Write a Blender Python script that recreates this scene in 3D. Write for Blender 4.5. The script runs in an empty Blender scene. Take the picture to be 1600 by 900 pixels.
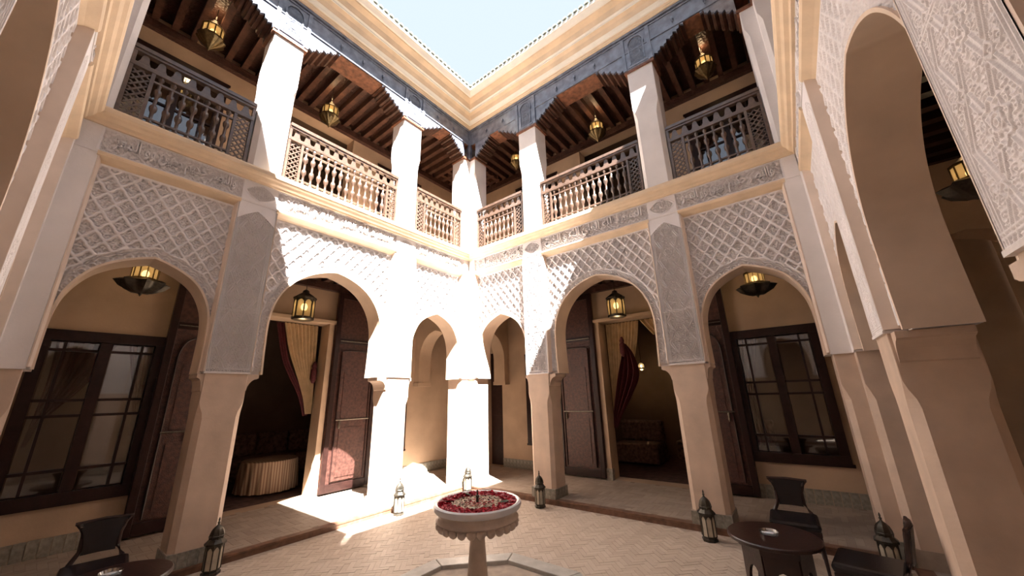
import bpy, bmesh, math, random
import numpy as np
from mathutils import Vector, Matrix
random.seed(7); np.random.seed(7)
PI = math.pi
SC = bpy.context.scene
COL = SC.collection
W, D = 5.86, 5.70            # courtyard: x 0..W, y -D..0; floor z = 0

# ------------------------------------------------------------------ camera
CAM = dict(f=568.1, yaw=0.655, pit=0.2866, rol=-0.029, pos=(5.389, -5.467, 1.678))
def cam_axes():
    y, p, r = CAM['yaw'], CAM['pit'], CAM['rol']
    f = Vector((-math.sin(y)*math.cos(p), math.cos(y)*math.cos(p), math.sin(p)))
    rt = Vector((math.cos(y), math.sin(y), 0)); up = rt.cross(f)
    c, s = math.cos(r), math.sin(r)
    return c*rt + s*up, -s*rt + c*up, f
RT, UP, FW = cam_axes()
cd = bpy.data.cameras.new('camera'); cam = bpy.data.objects.new('camera', cd); COL.objects.link(cam)
cd.sensor_width = 36; cd.lens = CAM['f']/1600*36; cd.clip_start = 0.02; cd.clip_end = 200
m = Matrix((RT, UP, -FW)).transposed().to_4x4(); m.translation = CAM['pos']
cam.matrix_world = m
SC.camera = cam
def project(P):
    d = Vector(P) - Vector(CAM['pos']); z = d.dot(FW)
    if z < 0.05: return None
    return 800 + CAM['f']*d.dot(RT)/z, 450 - CAM['f']*d.dot(UP)/z, z

# ------------------------------------------------------------------ sky, sun, exposure
wd = bpy.data.worlds.new('sky'); SC.world = wd; wd.use_nodes = True
bg = wd.node_tree.nodes['Background']
bg.inputs[0].default_value = (0.66, 0.765, 0.93, 1); bg.inputs[1].default_value = 0.46
sl = bpy.data.lights.new('sun', 'SUN'); sl.energy = 27.0; sl.angle = 0.009; sl.color = (1.0, 0.975, 0.94)
so = bpy.data.objects.new('sun', sl); COL.objects.link(so)
so.rotation_euler = Vector((-0.585, 0.31, -1)).to_track_quat('-Z', 'Y').to_euler()
so.location = (8, -6, 14)
SC.view_settings.view_transform = 'Standard'; SC.view_settings.look = 'None'
SC.view_settings.gamma = 1; SC.view_settings.use_curve_mapping = False
SC.view_settings.exposure = 1.42

# ------------------------------------------------------------------ materials
def mat(name, col, rough=.7, var=.12, vscale=6, bump=0, bscale=60, metal=0, spec=.5, emit=0, col2=None, kind='noise'):
    M = bpy.data.materials.new(name); M.use_nodes = True
    nt = M.node_tree; b = nt.nodes['Principled BSDF']
    b.inputs['Roughness'].default_value = rough; b.inputs['Metallic'].default_value = metal
    b.inputs['Specular IOR Level'].default_value = spec
    b.inputs['Base Color'].default_value = (*col, 1)
    tc = nt.nodes.new('ShaderNodeTexCoord')
    if var:
        n = nt.nodes.new('ShaderNodeTexNoise'); n.inputs['Scale'].default_value = vscale; n.inputs['Detail'].default_value = 6
        nt.links.new(tc.outputs['Object'], n.inputs['Vector'])
        r = nt.nodes.new('ShaderNodeValToRGB'); c2 = col2 or tuple(c*(1-2.2*var) for c in col)
        r.color_ramp.elements[0].position = .32; r.color_ramp.elements[1].position = .68
        r.color_ramp.elements[0].color = (*c2, 1); r.color_ramp.elements[1].color = (*[min(1, c*(1+var*.5)) for c in col], 1)
        nt.links.new(n.outputs['Fac'], r.inputs[0]); nt.links.new(r.outputs[0], b.inputs['Base Color'])
    if bump:
        if kind == 'voronoi':
            n2 = nt.nodes.new('ShaderNodeTexVoronoi'); n2.inputs['Scale'].default_value = bscale; out = n2.outputs['Distance']
        else:
            n2 = nt.nodes.new('ShaderNodeTexNoise'); n2.inputs['Scale'].default_value = bscale; n2.inputs['Detail'].default_value = 4; out = n2.outputs['Fac']
        nt.links.new(tc.outputs['Object'], n2.inputs['Vector'])
        bp = nt.nodes.new('ShaderNodeBump'); bp.inputs['Strength'].default_value = bump; bp.inputs['Distance'].default_value = .02
        nt.links.new(out, bp.inputs['Height']); nt.links.new(bp.outputs[0], b.inputs['Normal'])
    if emit:
        b.inputs['Emission Color'].default_value = (*col, 1); b.inputs['Emission Strength'].default_value = emit
    return M
M = {}
M['stucco'] = mat('carved_stucco', (.80, .752, .745), .85, .04, 3, .15, 90)
M['plain'] = mat('smooth_plaster', (.80, .742, .715), .75, .05, 2, .1, 40)
M['tadelakt'] = mat('beige_tadelakt', (.65, .495, .385), .6, .08, 3.5, .12, 25)
M['ochre'] = mat('ochre_plaster', (.51, .36, .245), .7, .10, 1.6, .12, 30)
M['yellow'] = mat('yellow_moulding', (.80, .615, .42), .7, .06, 4, .05, 40)
M['cream'] = mat('cream_bead', (.86, .80, .70), .7, .04, 4)
M['wood'] = mat('dark_carved_wood', (.075, .032, .022), .45, .2, 8, .5, 26, kind='voronoi')
M['doorwood'] = mat('carved_door_wood', (.085, .033, .024), .45, .25, 22, .22, 80, kind='voronoi')
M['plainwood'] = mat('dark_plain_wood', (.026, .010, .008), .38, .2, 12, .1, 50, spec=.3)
M['beam'] = mat('sky_tinted_grey_beam', (.19, .205, .26), .24, .2, 7, .12, 45, spec=1.0)  # grey wood, with the sky's reflected blue mixed into its base colour
M['soffit'] = mat('painted_red_wood', (.23, .09, .045), .55, .25, 14, .4, 40)
M['joist'] = mat('joist_wood', (.105, .046, .029), .5, .25, 10, .2, 30)
M['railwood'] = mat('railing_wood', (.13, .080, .058), .28, .18, 14, .03, 50, spec=.9)
M['iron'] = mat('dark_lantern_metal', (.075, .065, .05), .4, .2, 30, .1, 80, metal=.7)
M['brass'] = mat('lantern_brass', (.17, .115, .05), .35, .2, 30, .1, 80, metal=.9)

M['bulb'] = mat('lit_bulb', (1.0, .82, .5), .3, 0, emit=5)
M['frost'] = mat('frosted_lantern_glass', (.52, .46, .36), .15, .1, 12)
M['leather'] = mat('black_leather', (.010, .008, .010), .26, .2, 18, .06, 120)
M['chairwood'] = mat('chair_wood', (.030, .012, .009), .35, .2, 16, .1, 50)
M['marble'] = mat('fountain_marble', (.62, .50, .42), .45, .12, 7, .1, 40)
M['rim'] = mat('white_marble_rim', (.72, .70, .72), .3, .06, 6)
M['stone'] = mat('grey_basin_stone', (.50, .48, .44), .4, .10, 9, .1, 40)
M['tilegrey'] = mat('grey_green_tile', (.31, .285, .235), .35, .2, 22, .1, 60)
M['mortar'] = mat('floor_mortar', (.46, .37, .295), .85, .1, 10)
M['basinwall'] = mat('basin_tile', (.10, .13, .12), .3, .2, 14)
M['red'] = mat('red_rose_petal', (.62, .014, .04), .5, .3, 90)
M['white_petal'] = mat('cream_petal', (.80, .62, .48), .6, .15, 60)
M['leaf'] = mat('green_leaf', (.14, .17, .10), .5, .2, 40)
M['creamcloth'] = mat('cream_curtain_cloth', (.62, .45, .27), .8, .1, 8)
M['redcloth'] = mat('red_curtain_cloth', (.09, .010, .014), .8, .2, 30)
M['sofa'] = mat('patterned_sofa_cloth', (.20, .12, .085), .85, .3, 16)
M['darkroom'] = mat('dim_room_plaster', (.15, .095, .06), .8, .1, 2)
M['rug'] = mat('dark_rug', (.10, .05, .04), .9, .3, 10)
M['nose'] = mat('brown_step_nosing', (.20, .10, .06), .5, .2, 12)
M['rooftile'] = mat('green_grey_roof_tile', (.22, .24, .21), .45, .2, 18)
M['silver'] = mat('pewter', (.20, .17, .13), .4, .2, 40, metal=.7)

def brick_mat(name, attr, k3=((.49, .395, .315, 1), (.53, .435, .35, 1), (.57, .475, .39, 1))):
    Mx = mat(name, (.5, .36, .26), .55, 0, bump=.15, bscale=35)
    nt = Mx.node_tree; b = nt.nodes['Principled BSDF']
    r = nt.nodes.new('ShaderNodeValToRGB'); e = r.color_ramp.elements
    e[0].color = k3[0]; e[1].color = k3[2]
    k = e.new(.5); k.color = k3[1]
    if attr:
        a = nt.nodes.new('ShaderNodeAttribute'); a.attribute_name = 'tint'; nt.links.new(a.outputs['Fac'], r.inputs[0])
    else:
        a = nt.nodes.new('ShaderNodeObjectInfo'); nt.links.new(a.outputs['Random'], r.inputs[0])
    nt.links.new(r.outputs[0], b.inputs['Base Color'])
    return Mx
M['brick_one'] = brick_mat('terracotta_brick', False)
M['brick_all'] = brick_mat('terracotta_bricks', True)
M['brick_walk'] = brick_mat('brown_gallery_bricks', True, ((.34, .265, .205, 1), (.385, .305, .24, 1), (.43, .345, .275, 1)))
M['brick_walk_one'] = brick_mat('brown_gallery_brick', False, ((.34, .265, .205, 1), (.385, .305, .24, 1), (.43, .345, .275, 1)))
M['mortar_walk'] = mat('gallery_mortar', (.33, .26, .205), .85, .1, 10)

def glass_mat(name, tint, fac):
    Mx = bpy.data.materials.new(name); Mx.use_nodes = True; nt = Mx.node_tree
    for n in list(nt.nodes): nt.nodes.remove(n)
    o = nt.nodes.new('ShaderNodeOutputMaterial'); mx = nt.nodes.new('ShaderNodeMixShader')
    t = nt.nodes.new('ShaderNodeBsdfTransparent'); t.inputs[0].default_value = (*tint, 1)
    g = nt.nodes.new('ShaderNodeBsdfGlossy'); g.inputs['Roughness'].default_value = .03
    mx.inputs[0].default_value = fac
    nt.links.new(t.outputs[0], mx.inputs[1]); nt.links.new(g.outputs[0], mx.inputs[2]); nt.links.new(mx.outputs[0], o.inputs[0])
    return Mx
def amber_mat():
    Mx = bpy.data.materials.new('amber_lit_glass'); Mx.use_nodes = True; nt = Mx.node_tree
    for n in list(nt.nodes): nt.nodes.remove(n)
    o = nt.nodes.new('ShaderNodeOutputMaterial'); mx = nt.nodes.new('ShaderNodeMixShader'); ad = nt.nodes.new('ShaderNodeAddShader')
    t = nt.nodes.new('ShaderNodeBsdfTransparent'); t.inputs[0].default_value = (.95, .80, .58, 1)
    d = nt.nodes.new('ShaderNodeBsdfTranslucent'); d.inputs[0].default_value = (.42, .34, .23, 1)
    e = nt.nodes.new('ShaderNodeEmission'); e.inputs[0].default_value = (1, .55, .2, 1); e.inputs[1].default_value = .02
    mx.inputs[0].default_value = .55
    nt.links.new(t.outputs[0], mx.inputs[1]); nt.links.new(d.outputs[0], mx.inputs[2]); nt.links.new(mx.outputs[0], ad.inputs[0]); nt.links.new(e.outputs[0], ad.inputs[1]); nt.links.new(ad.outputs[0], o.inputs[0])
    return Mx
M['amber'] = amber_mat()
M['glass'] = glass_mat('window_glass', (.8, .8, .8), .12)
M['ashglass'] = glass_mat('clear_glass', (.75, .78, .78), .35)
wm = mat('pool_water', (.012, .03, .027), .05, 0, bump=.10, bscale=14, spec=.06); M['water'] = wm
# striped table skirt
Mx = mat('striped_skirt_cloth', (.36, .24, .16), .85, 0)
nt = Mx.node_tree; tcn = nt.nodes.new('ShaderNodeTexCoord'); wv = nt.nodes.new('ShaderNodeTexWave')
wv.inputs['Scale'].default_value = 7; wv.bands_direction = 'Y'; nt.links.new(tcn.outputs['Object'], wv.inputs[0])
rr = nt.nodes.new('ShaderNodeValToRGB'); rr.color_ramp.elements[0].color = (.22, .12, .08, 1); rr.color_ramp.elements[1].color = (.46, .33, .22, 1)
nt.links.new(wv.outputs[0], rr.inputs[0]); nt.links.new(rr.outputs[0], nt.nodes['Principled BSDF'].inputs['Base Color']); M['stripe'] = Mx

# ------------------------------------------------------------------ mesh builder
class MB:
    def __init__(s): s.v = []; s.f = []
    def box(s, x0, x1, y0, y1, z0, z1):
        b = len(s.v)
        s.v += [(x0,y0,z0),(x1,y0,z0),(x1,y1,z0),(x0,y1,z0),(x0,y0,z1),(x1,y0,z1),(x1,y1,z1),(x0,y1,z1)]
        s.f += [tuple(b+i for i in q) for q in ((0,3,2,1),(4,5,6,7),(0,1,5,4),(1,2,6,5),(2,3,7,6),(3,0,4,7))]; return s
    def quad(s, *p):
        b = len(s.v); s.v += list(p); s.f.append(tuple(range(b, b+len(p)))); return s
    def loft(s, rings, cap=True, close=True):
        b = len(s.v); n = len(rings[0])
        for r in rings: s.v += list(r)
        for i in range(len(rings)-1):
            for j in range(n if close else n-1):
                k = (j+1) % n
                s.f.append((b+i*n+j, b+i*n+k, b+(i+1)*n+k, b+(i+1)*n+j))
        if cap: s.f += [tuple(b+j for j in reversed(range(n))), tuple(b+(len(rings)-1)*n+j for j in range(n))]
        return s
    def lathe(s, prof, seg=16, c=(0,0,0), rmod=None, cap=True, ph=0):
        rings = []
        for r, z in prof:
            ring = []
            for j in range(seg):
                a = 2*PI*j/seg + ph; q = r*(rmod(a, z) if rmod else 1)
                ring.append((c[0]+q*math.cos(a), c[1]+q*math.sin(a), c[2]+z))
            rings.append(ring)
        return s.loft(rings, cap)
    def tube(s, path, r, seg=8, cap=True):
        P = [Vector(p) for p in path]; rs = r if isinstance(r, (list, tuple)) else [r]*len(P); rings = []
        for i, p in enumerate(P):
            t = (P[min(i+1, len(P)-1)] - P[max(i-1, 0)]).normalized()
            a = Vector((0,0,1)) if abs(t.z) < .9 else Vector((1,0,0))
            u = t.cross(a).normalized(); v = t.cross(u)
            rings.append([tuple(p + rs[i]*(math.cos(2*PI*j/seg)*u + math.sin(2*PI*j/seg)*v)) for j in range(seg)])
        return s.loft(rings, cap)
    def prism(s, poly, n0, n1, ax='y'):
        def P(a, b, n): return (a, n, b) if ax == 'y' else ((a, b, n) if ax == 'z' else (n, a, b))
        return s.loft([[P(a, b, n0) for a, b in poly], [P(a, b, n1) for a, b in poly]])
    def rot(s, start, Mx):
        for i in range(start, len(s.v)): s.v[i] = tuple(Mx @ Vector(s.v[i]))
    def mesh(s, name, material, smooth=False, recalc=True):
        me = bpy.data.meshes.new(name); me.from_pydata(s.v, [], s.f)
        if recalc:
            bm = bmesh.new(); bm.from_mesh(me); bmesh.ops.recalc_face_normals(bm, faces=bm.faces); bm.to_mesh(me); bm.free()
        if material: me.materials.append(material)
        if smooth:
            me.polygons.foreach_set('use_smooth', [True]*len(me.polygons))
            try: me.set_sharp_from_angle(angle=math.radians(40))
            except Exception: pass
        return me
    def build(s, name, material, parent=None, smooth=False):
        return put(name, s.mesh(name, material, smooth), parent)
def put(name, me, parent=None, mx=None):
    o = bpy.data.objects.new(name, me); COL.objects.link(o)
    if parent: o.parent = parent
    if mx is not None: o.matrix_local = mx
    return o
def empty(name, loc=(0,0,0), rz=0):
    o = bpy.data.objects.new(name, None); COL.objects.link(o); o.location = loc; o.rotation_euler = (0,0,rz); o.empty_display_size = .1
    return o
def tag(o, label=None, cat=None, group=None, kind=None):
    if label: o['label'] = label
    if cat: o['category'] = cat
    if group: o['group'] = group
    if kind: o['kind'] = kind
    return o
def struct(o, label, cat='wall'): return tag(o, label, cat, kind='structure')
def copy_tree(o, parent=None):
    c = o.copy(); COL.objects.link(c); c.parent = parent
    for ch in list(o.children): copy_tree(ch, c)
    return c
def box(name, a, material, parent=None, bevel=0):
    o = MB().box(*a).build(name, material, parent)
    if bevel:
        md = o.modifiers.new('bevel', 'BEVEL'); md.width = bevel; md.segments = 2; md.limit_method = 'ANGLE'
    return o

# wall-local frames: s along the wall, n into the courtyard, z up
SIDES = {'left': ((0,0), -PI/2, D/W), 'right': ((W,0), PI, 1.0), 'near_right': ((W,-D), PI/2, D/W), 'near_left': ((0,-D), 0.0, 1.0)}
def frame(side):
    (x, y), r, k = SIDES[side]
    if side == 'near_right':      # this side stands a touch off square, pivoting on the corner it shares with the right wall
        return Matrix.Translation((W, 0, 0)) @ Matrix.Rotation(.014, 4, 'Z') @ Matrix.Translation((0, -D, 0)) @ Matrix.Rotation(r, 4, 'Z') @ Matrix.Diagonal((k, 1, 1, 1))
    return Matrix.Translation((x, y, 0)) @ Matrix.Rotation(r, 4, 'Z') @ Matrix.Diagonal((k, 1, 1, 1))
def root(name, side, z=0):
    o = bpy.data.objects.new(name, None); COL.objects.link(o); o.matrix_world = frame(side); o.empty_display_size = .1
    return o

# ------------------------------------------------------------------ layout of one side (local s)
T = .42                                   # arcade wall thickness
G = 1.8                                   # gallery depth
Z1, ZB, ZL, ZT = 2.02, 4.26, 4.585, 4.755 # strip bottom, frieze bottom, ledge bottom, ledge top
WALK = .07
BAYS = [(.18, 1.47, .825, 0), (1.93, 3.93, 2.93, 1), (4.39, 5.68, 5.035, 0)]
PIERS = [(1.47, 1.93), (3.93, 4.39)]
HW = {0: [(2.02,.60),(2.3,.605),(2.55,.60),(2.75,.57),(2.92,.50),(3.05,.405),(3.15,.27),(3.22,.12),(3.26,0)],
      1: [(2.02,.84),(2.35,.855),(2.65,.86),(2.85,.84),(3.03,.79),(3.2,.70),(3.36,.56),(3.48,.38),(3.56,.18),(3.60,0)]}
def catmull(pts, n=6):
    P = [np.array(p, float) for p in pts]; out = []
    for i in range(len(P)-1):
        p0, p1, p2, p3 = P[max(i-1,0)], P[i], P[i+1], P[min(i+2, len(P)-1)]
        for k in range(n):
            t = k/n
            out.append(.5*((2*p1)+(-p0+p2)*t+(2*p0-5*p1+4*p2-p3)*t*t+(-p0+3*p1-3*p2+p3)*t**3))
    out.append(P[-1]); return np.array(out)
def contour(kind, c, n=5, mono=False):
    q = catmull(HW[kind], n)
    if mono: q[:,1] = np.maximum.accumulate(q[::-1,1])[::-1]      # never narrower below than above
    L = [(c - h, z) for z, h in q]; R = [(c + h, z) for z, h in q[::-1][1:]]
    return L + R

# ------------------------------------------------------------------ relief patterns (height 0..1 on a grid)
def sstep(a, b, x): t = np.clip((x-a)/(b-a), 0, 1); return t*t*(3-2*t)
def sebka(U, V, a=.165, b=.215):
    p = U/a + V/b; q = U/a - V/b
    p2 = p + .022*np.sin(4*PI*q); q2 = q + .022*np.sin(4*PI*p)
    fp = np.abs((p2 % 1) - .5); fq = np.abs((q2 % 1) - .5)      # .5 on the ribs
    mx = np.maximum(fp, fq)
    rib = sstep(.365, .41, mx); groove = sstep(.31, .335, mx)*sstep(.37, .34, mx)
    du = (p2 % 1) - .5; dv = (q2 % 1) - .5
    x = (du + dv)*a*.5; y = (du - dv)*b*.5
    r = np.hypot(x/1.0, y*.8)/.05; th = np.arctan2(y*.8, x)
    pet = sstep(.22, .02, np.abs(r - (.62 + .26*np.cos(4*th)))) ; eye = sstep(.26, .14, r)
    leaf = sstep(-.2, .5, np.cos(8*th + 3*r)*np.cos(9*r))*.5
    fl = np.clip(np.maximum(np.maximum(.62*pet, .55*eye), leaf) + .02, 0, .6)
    return np.maximum(rib, fl*(1 - .6*groove))
def swirl(U, V, k=95.):
    f = np.sin(k*U + 2.3*np.sin(.62*k*V)) + np.sin(.9*k*V + 2.3*np.sin(.7*k*U + 1.))
    g = np.sin(1.15*k*U - 1.9*np.cos(.75*k*V))*np.cos(.8*k*V)
    return sstep(-.15, .35, f*.6 + g*.6)
def curls(U, V, a=.062):
    row = np.floor(V/(a*.87)); u = (U + (row % 2)*a*.5) % a - a*.5; v = V % (a*.87) - a*.435
    r = np.hypot(u, v)/a; th = np.arctan2(v, u)
    sp = np.cos(2*PI*(r*3.4) - th*np.where((row % 2) > 0, 1, -1))
    return sstep(-.1, .45, sp)
def strap(d, w): return sstep(w, w*.55, d)
def tri(t): return 2*np.abs((t % 1) - .5)
def strap2(d, w, e=.005): return sstep(w + e*.5, w - e*.5, d)
def strip_relief(U, V, w, h, k=95.):
    # U 0..w, V 0..h; carved pier strip: frame, pointed head, interlaced double straps, scroll filling
    x = np.abs(U - w/2); hw = w/2
    # filling: hooked curls with a boss in the middle, in staggered rows
    a = .046; row = np.floor(V/(a*.87)); sg = np.where((row % 2) > 0, 1., -1.)
    u = (x + (row % 2)*a*.5) % a - a*.5; v = V % (a*.87) - a*.435; r = np.hypot(u, v); th = np.arctan2(v*sg, u)
    H = np.maximum(strap2(r, .0052), strap2(np.abs(r - .0155 - .0028*np.sin(th)), .0036)*(np.abs(th) < 2.5))
    H = np.maximum(H, strap2(np.abs(v - .012*np.sin(u*70.)), .0034)*(r > .017)); H = .80*H
    P = .62
    for ph in (0, .5):
        c = .012 + .150*tri(V/P + ph); d = np.abs(x - c)*.88
        H = np.where(d < .024, .05, H); H = np.maximum(H, strap2(np.abs(d - .0125), .0042))
    v0 = (V + P/4) % (P/2) - P/4; th = np.arctan2(v0, x); R = np.hypot(x, v0)
    ring = np.abs(R - (.062 + .008*np.cos(8*th))); H = np.where(ring < .014, .05, H); H = np.maximum(H, strap2(ring, .005))
    H = np.where(R < .030, .1, H); H = np.maximum(H, strap2(np.abs(R - .026), .004)); H = np.maximum(H, strap2(np.abs(R - .012), .004))
    v1 = V % (P/2) - P/4
    for q, sz in ((.10, .026), (.155, .020)):
        sq = np.abs(x - q) + np.abs(v1); H = np.where(sq < sz + .008, .05, H); H = np.maximum(H, strap2(np.abs(sq - sz), .0055)); H = np.maximum(H, strap2(sq, .007))
    for e in (.012, .030): H = np.where(np.abs(hw - .012 - e - x) < .01, .05, H); H = np.maximum(H, strap2(np.abs(hw - .012 - e - x), .0045))
    head = h - .10 - 1.05*x**1.25
    H = np.where(V > head, .92, H); H = np.maximum(H, strap2(np.abs(V - head), .010))
    for q, t in ((.0, .022), (.045, .005), (.06, .005), (.75, .005), (.765, .005)): H = np.maximum(H, strap2(np.abs(V - q), t))
    return np.where((x > hw - .012), 1.0, .30 + .70*H)
def field_mesh(name, s0, s1, z0, z1, fn, n0, depth, step, cut=None, material=None):
    nu = max(2, int(round((s1-s0)/step))); nv = max(2, int(round((z1-z0)/step)))
    u = np.linspace(s0, s1, nu+1); v = np.linspace(z0, z1, nv+1); U, V = np.meshgrid(u, v)
    H = fn(U, V); co = np.stack([U, n0 + depth*H, V], -1).reshape(-1, 3)
    idx = np.arange((nu+1)*(nv+1)).reshape(nv+1, nu+1)
    F = np.stack([idx[:-1,:-1], idx[1:,:-1], idx[1:,1:], idx[:-1,1:]], -1).reshape(-1, 4)
    if cut is not None:
        uc = (U[:-1,:-1]+U[1:,1:])/2; vc = (V[:-1,:-1]+V[1:,1:])/2
        F = F[~cut(uc, vc).reshape(-1)]
    used = np.unique(F); rem = -np.ones(len(co), int); rem[used] = np.arange(len(used)); co = co[used]; F = rem[F]
    me = bpy.data.meshes.new(name); me.vertices.add(len(co)); me.vertices.foreach_set('co', co.astype(np.float32).ravel())
    me.loops.add(F.size); me.loops.foreach_set('vertex_index', F.astype(np.int32).ravel())
    me.polygons.add(len(F)); me.polygons.foreach_set('loop_start', np.arange(0, F.size, 4, dtype=np.int32)); me.polygons.foreach_set('loop_total', np.full(len(F), 4, np.int32))
    me.update(calc_edges=True); me.validate()
    me.polygons.foreach_set('use_smooth', [True]*len(F))
    if material: me.materials.append(material)
    return me
def spandrel_mesh(b, step, depth=.038):
    s0, s1, c, kind = b
    q = catmull(HW[kind], 12); zs, hs = q[:,0], q[:,1]
    cz = np.array([(z, h) for z, h in q])
    def dist(U, V):
        d = np.full(U.shape, 9.)
        X = np.abs(U - c)
        for z, h in cz: d = np.minimum(d, np.hypot(X - h, V - z))
        return d
    inside = lambda U, V: (V < zs[-1]) & (np.abs(U - c) < np.interp(V, zs, hs))
    def fn(U, V):
        H = sebka(U - c, V)
        d = dist(U, V); X = U - c; ang = np.arctan2(V - 2.45, X)
        bw = .105
        sc = .105 + .016*np.abs(np.sin(ang*(14 if kind else 11)))
        band = d < sc
        # border of overlapping scale-like arcs
        along = ang*(.95 if kind else .68)
        a = .085; uu = along % a - a/2; vv = d - .0
        rr = np.hypot(uu, vv - .03); arcs = sstep(-.2, .5, np.cos(2*PI*rr/.026))
        H = np.where(band, .15 + .70*arcs, H)
        H = np.maximum(H, strap(np.abs(d - sc), .012)); H = np.maximum(H, sstep(.022, .014, d))
        e = np.minimum(np.minimum(U - s0, s1 - U), ZB - .09 - V); H = np.maximum(H, sstep(.03, .02, e))
        return H
    return field_mesh('carved_spandrel', s0, s1, Z1 + .04, ZB - .05, fn, -.076 - depth, depth, step, lambda U, V: inside(U, V) | (dist(U, V) < .009), M['stucco'])
def facade_meshes():
    R = {}
    mb = MB(); nf, nb = -.12, -T
    # plain core: pier zones and the wall above each arch
    zones = [(-T, .18)] + PIERS + [(5.68, W)]
    for a, b in zones: mb.box(a, b, nb, nf, Z1, ZT - .02)
    for s0, s1, c, kind in BAYS:
        ct = [(s0, Z1)] + contour(kind, c, mono=True) + [(s1, Z1)]
        for (a, za), (b, zb_) in zip(ct[:-1], ct[1:]):
            if abs(b - a) > 1e-6:
                mb.quad((a, nf, za), (b, nf, zb_), (b, nf, ZT-.02), (a, nf, ZT-.02)); mb.quad((a, nb, za), (b, nb, zb_), (b, nb, ZT-.02), (a, nb, ZT-.02))
            mb.quad((a, nf, za), (b, nf, zb_), (b, nb, zb_), (a, nb, za))
    me = mb.mesh('arcade_wall', M['plain'], recalc=False); R['core'] = me
    R['spandrels'] = [spandrel_mesh(BAYS[0], .0085), spandrel_mesh(BAYS[1], .0095), None]
    R['spandrels'][2] = spandrel_mesh(BAYS[2], .0085)
    R['spandrels_shallow'] = [spandrel_mesh(b, .010, .024) for b in BAYS]
    # smooth lining of each arch
    R['lining'] = []
    for s0, s1, c, kind in BAYS:
        ct = contour(kind, c, 6); o = MB(); rings = []
        for i, (s, z) in enumerate(ct):
            p = Vector((ct[max(i-1,0)][0], ct[max(i-1,0)][1])); q = Vector((ct[min(i+1,len(ct)-1)][0], ct[min(i+1,len(ct)-1)][1]))
            t = (q-p).normalized(); nrm = Vector((-t.y, t.x))
            a = Vector((s, z)); b = a + nrm*.016; a2 = a - nrm*.006
            rings.append([(a2.x, -T-.004, a2.y), (a2.x, -.070, a2.y), (b.x, -.068, b.y), (b.x, -.11, b.y)])
        o.loft(rings, cap=False, close=False); R['lining'].append(o.mesh('arch_lining', M['lining'], True))
    w = PIERS[0][1] - PIERS[0][0]; h = ZB - Z1
    def sf(U, V): return strip_relief(U, V - Z1, w, h)
    R['strip'] = field_mesh('carved_strip', 0, w, Z1, ZB, sf, -.036, .035, .0036, None, M['stucco'])
    R['strip_shallow'] = field_mesh('carved_strip', 0, w, Z1, ZB, sf, -.010, .009, .003, None, M['stucco'])
    b = MB().box(0, w, -.12, -.0365, Z1, ZB); b.box(-.006, w+.006, -.12, .004, Z1-.002, Z1+.016); b.box(0, .006, -.12, -.001, Z1, ZB); b.box(w-.006, w, -.12, -.001, Z1, ZB)
    R['strip_back'] = b.mesh('strip_body', M['plain'])
    b = MB().box(0, .178, -.12, 0, Z1, ZB); b.box(0, .184, -.12, .004, Z1-.002, Z1+.016); R['cornerA'] = b.mesh('corner_strip', M['plain'])
    b = MB().box(5.682, W, -.12, 0, Z1, ZB); b.box(5.676, W, -.12, .004, Z1-.002, Z1+.016); R['cornerB'] = b.mesh('corner_strip', M['plain'])
    # frame moulding of each bay (peach, sloping in to the carved field) and its projecting head
    R['frames'] = []
    for s0, s1, c, kind in BAYS:
        b = MB(); zt = ZB - .065; w1 = .035
        for sg, e in ((1, s0), (-1, s1)):
            b.prism([(e, -.002), (e + sg*.012, -.002), (e + sg*w1, -.078), (e + sg*w1, -.12), (e, -.12)], Z1 + .02, zt + .03, 'z')
        R.setdefault('frame_sides', []).append(b.mesh('frame_reveal', M['peach'])); b = MB()
        prof = [(-.12, zt-.02), (-.075, zt-.02), (-.05, zt+.0), (.012, zt+.035), (.022, zt+.055), (.022, zt+.075), (-.12, zt+.085)]
        b.loft([[(s, n, z) for n, z in prof] for s in (s0 - .012, s1 + .012)])
        R['frames'].append(b.mesh('frame_moulding', M['yellow']))
    # frieze panels with scrolled ground, plus rosette blocks over the piers
    R['frieze'] = []
    zf0, zf1 = ZB + .02, ZL
    for s0, s1, c, kind in BAYS:
        a, e = s0 - .03, s1 + .03
        def ff(U, V, a=a, e=e):
            H = .55*np.maximum(swirl(U*.8, V*.9, 120.)*.9, curls(U, V, .05))
            d = np.minimum(np.minimum(U - a, e - U), np.minimum(V - zf0, zf1 - V))
            H = np.where((d > .018) & (d < .028), .2, H); return np.where(d <= .018, 1.0, H)
        R['frieze'].append(field_mesh('frieze_panel', a, e, zf0, zf1, ff, -.050, .034, .006, None, M['stucco']))
    def rf(U, V):
        x = (U - w/2)/(.19); y = (V - (zf0+zf1)/2)/.125; r = np.sqrt(np.abs(x)**1.3 + np.abs(y)**1.3); th = np.arctan2(y, x)
        H = np.where(r < 1, .45 + .45*curls(np.abs(U - w/2), V, .07), .85)
        H = np.maximum(H, strap(np.abs(r - .98), .06)); H = np.maximum(H, sstep(.42, .34, np.hypot(U-w/2, V-(zf0+zf1)/2)/.1)*.6*(1+.5*np.cos(6*th)))
        d = np.minimum(np.minimum(U, w - U), np.minimum(V - zf0, zf1 - V)); return np.where(d < .012, 1.0, H)
    R['rosette'] = field_mesh('frieze_rosette', .03, w - .03, zf0, zf1, rf, -.045, .035, .007, None, M['stucco'])
    b = MB(); b.box(0, W, -.12, -.048, ZB - .005, ZL + .01); b.box(0, W, -.12, .004, ZB - .005, ZB + .022); b.box(0, .15, -.12, -.008, ZB, ZL); b.box(W-.15, W, -.12, -.008, ZB, ZL)
    R['frieze_back'] = b.mesh('frieze_ground', M['plain'])
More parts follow.
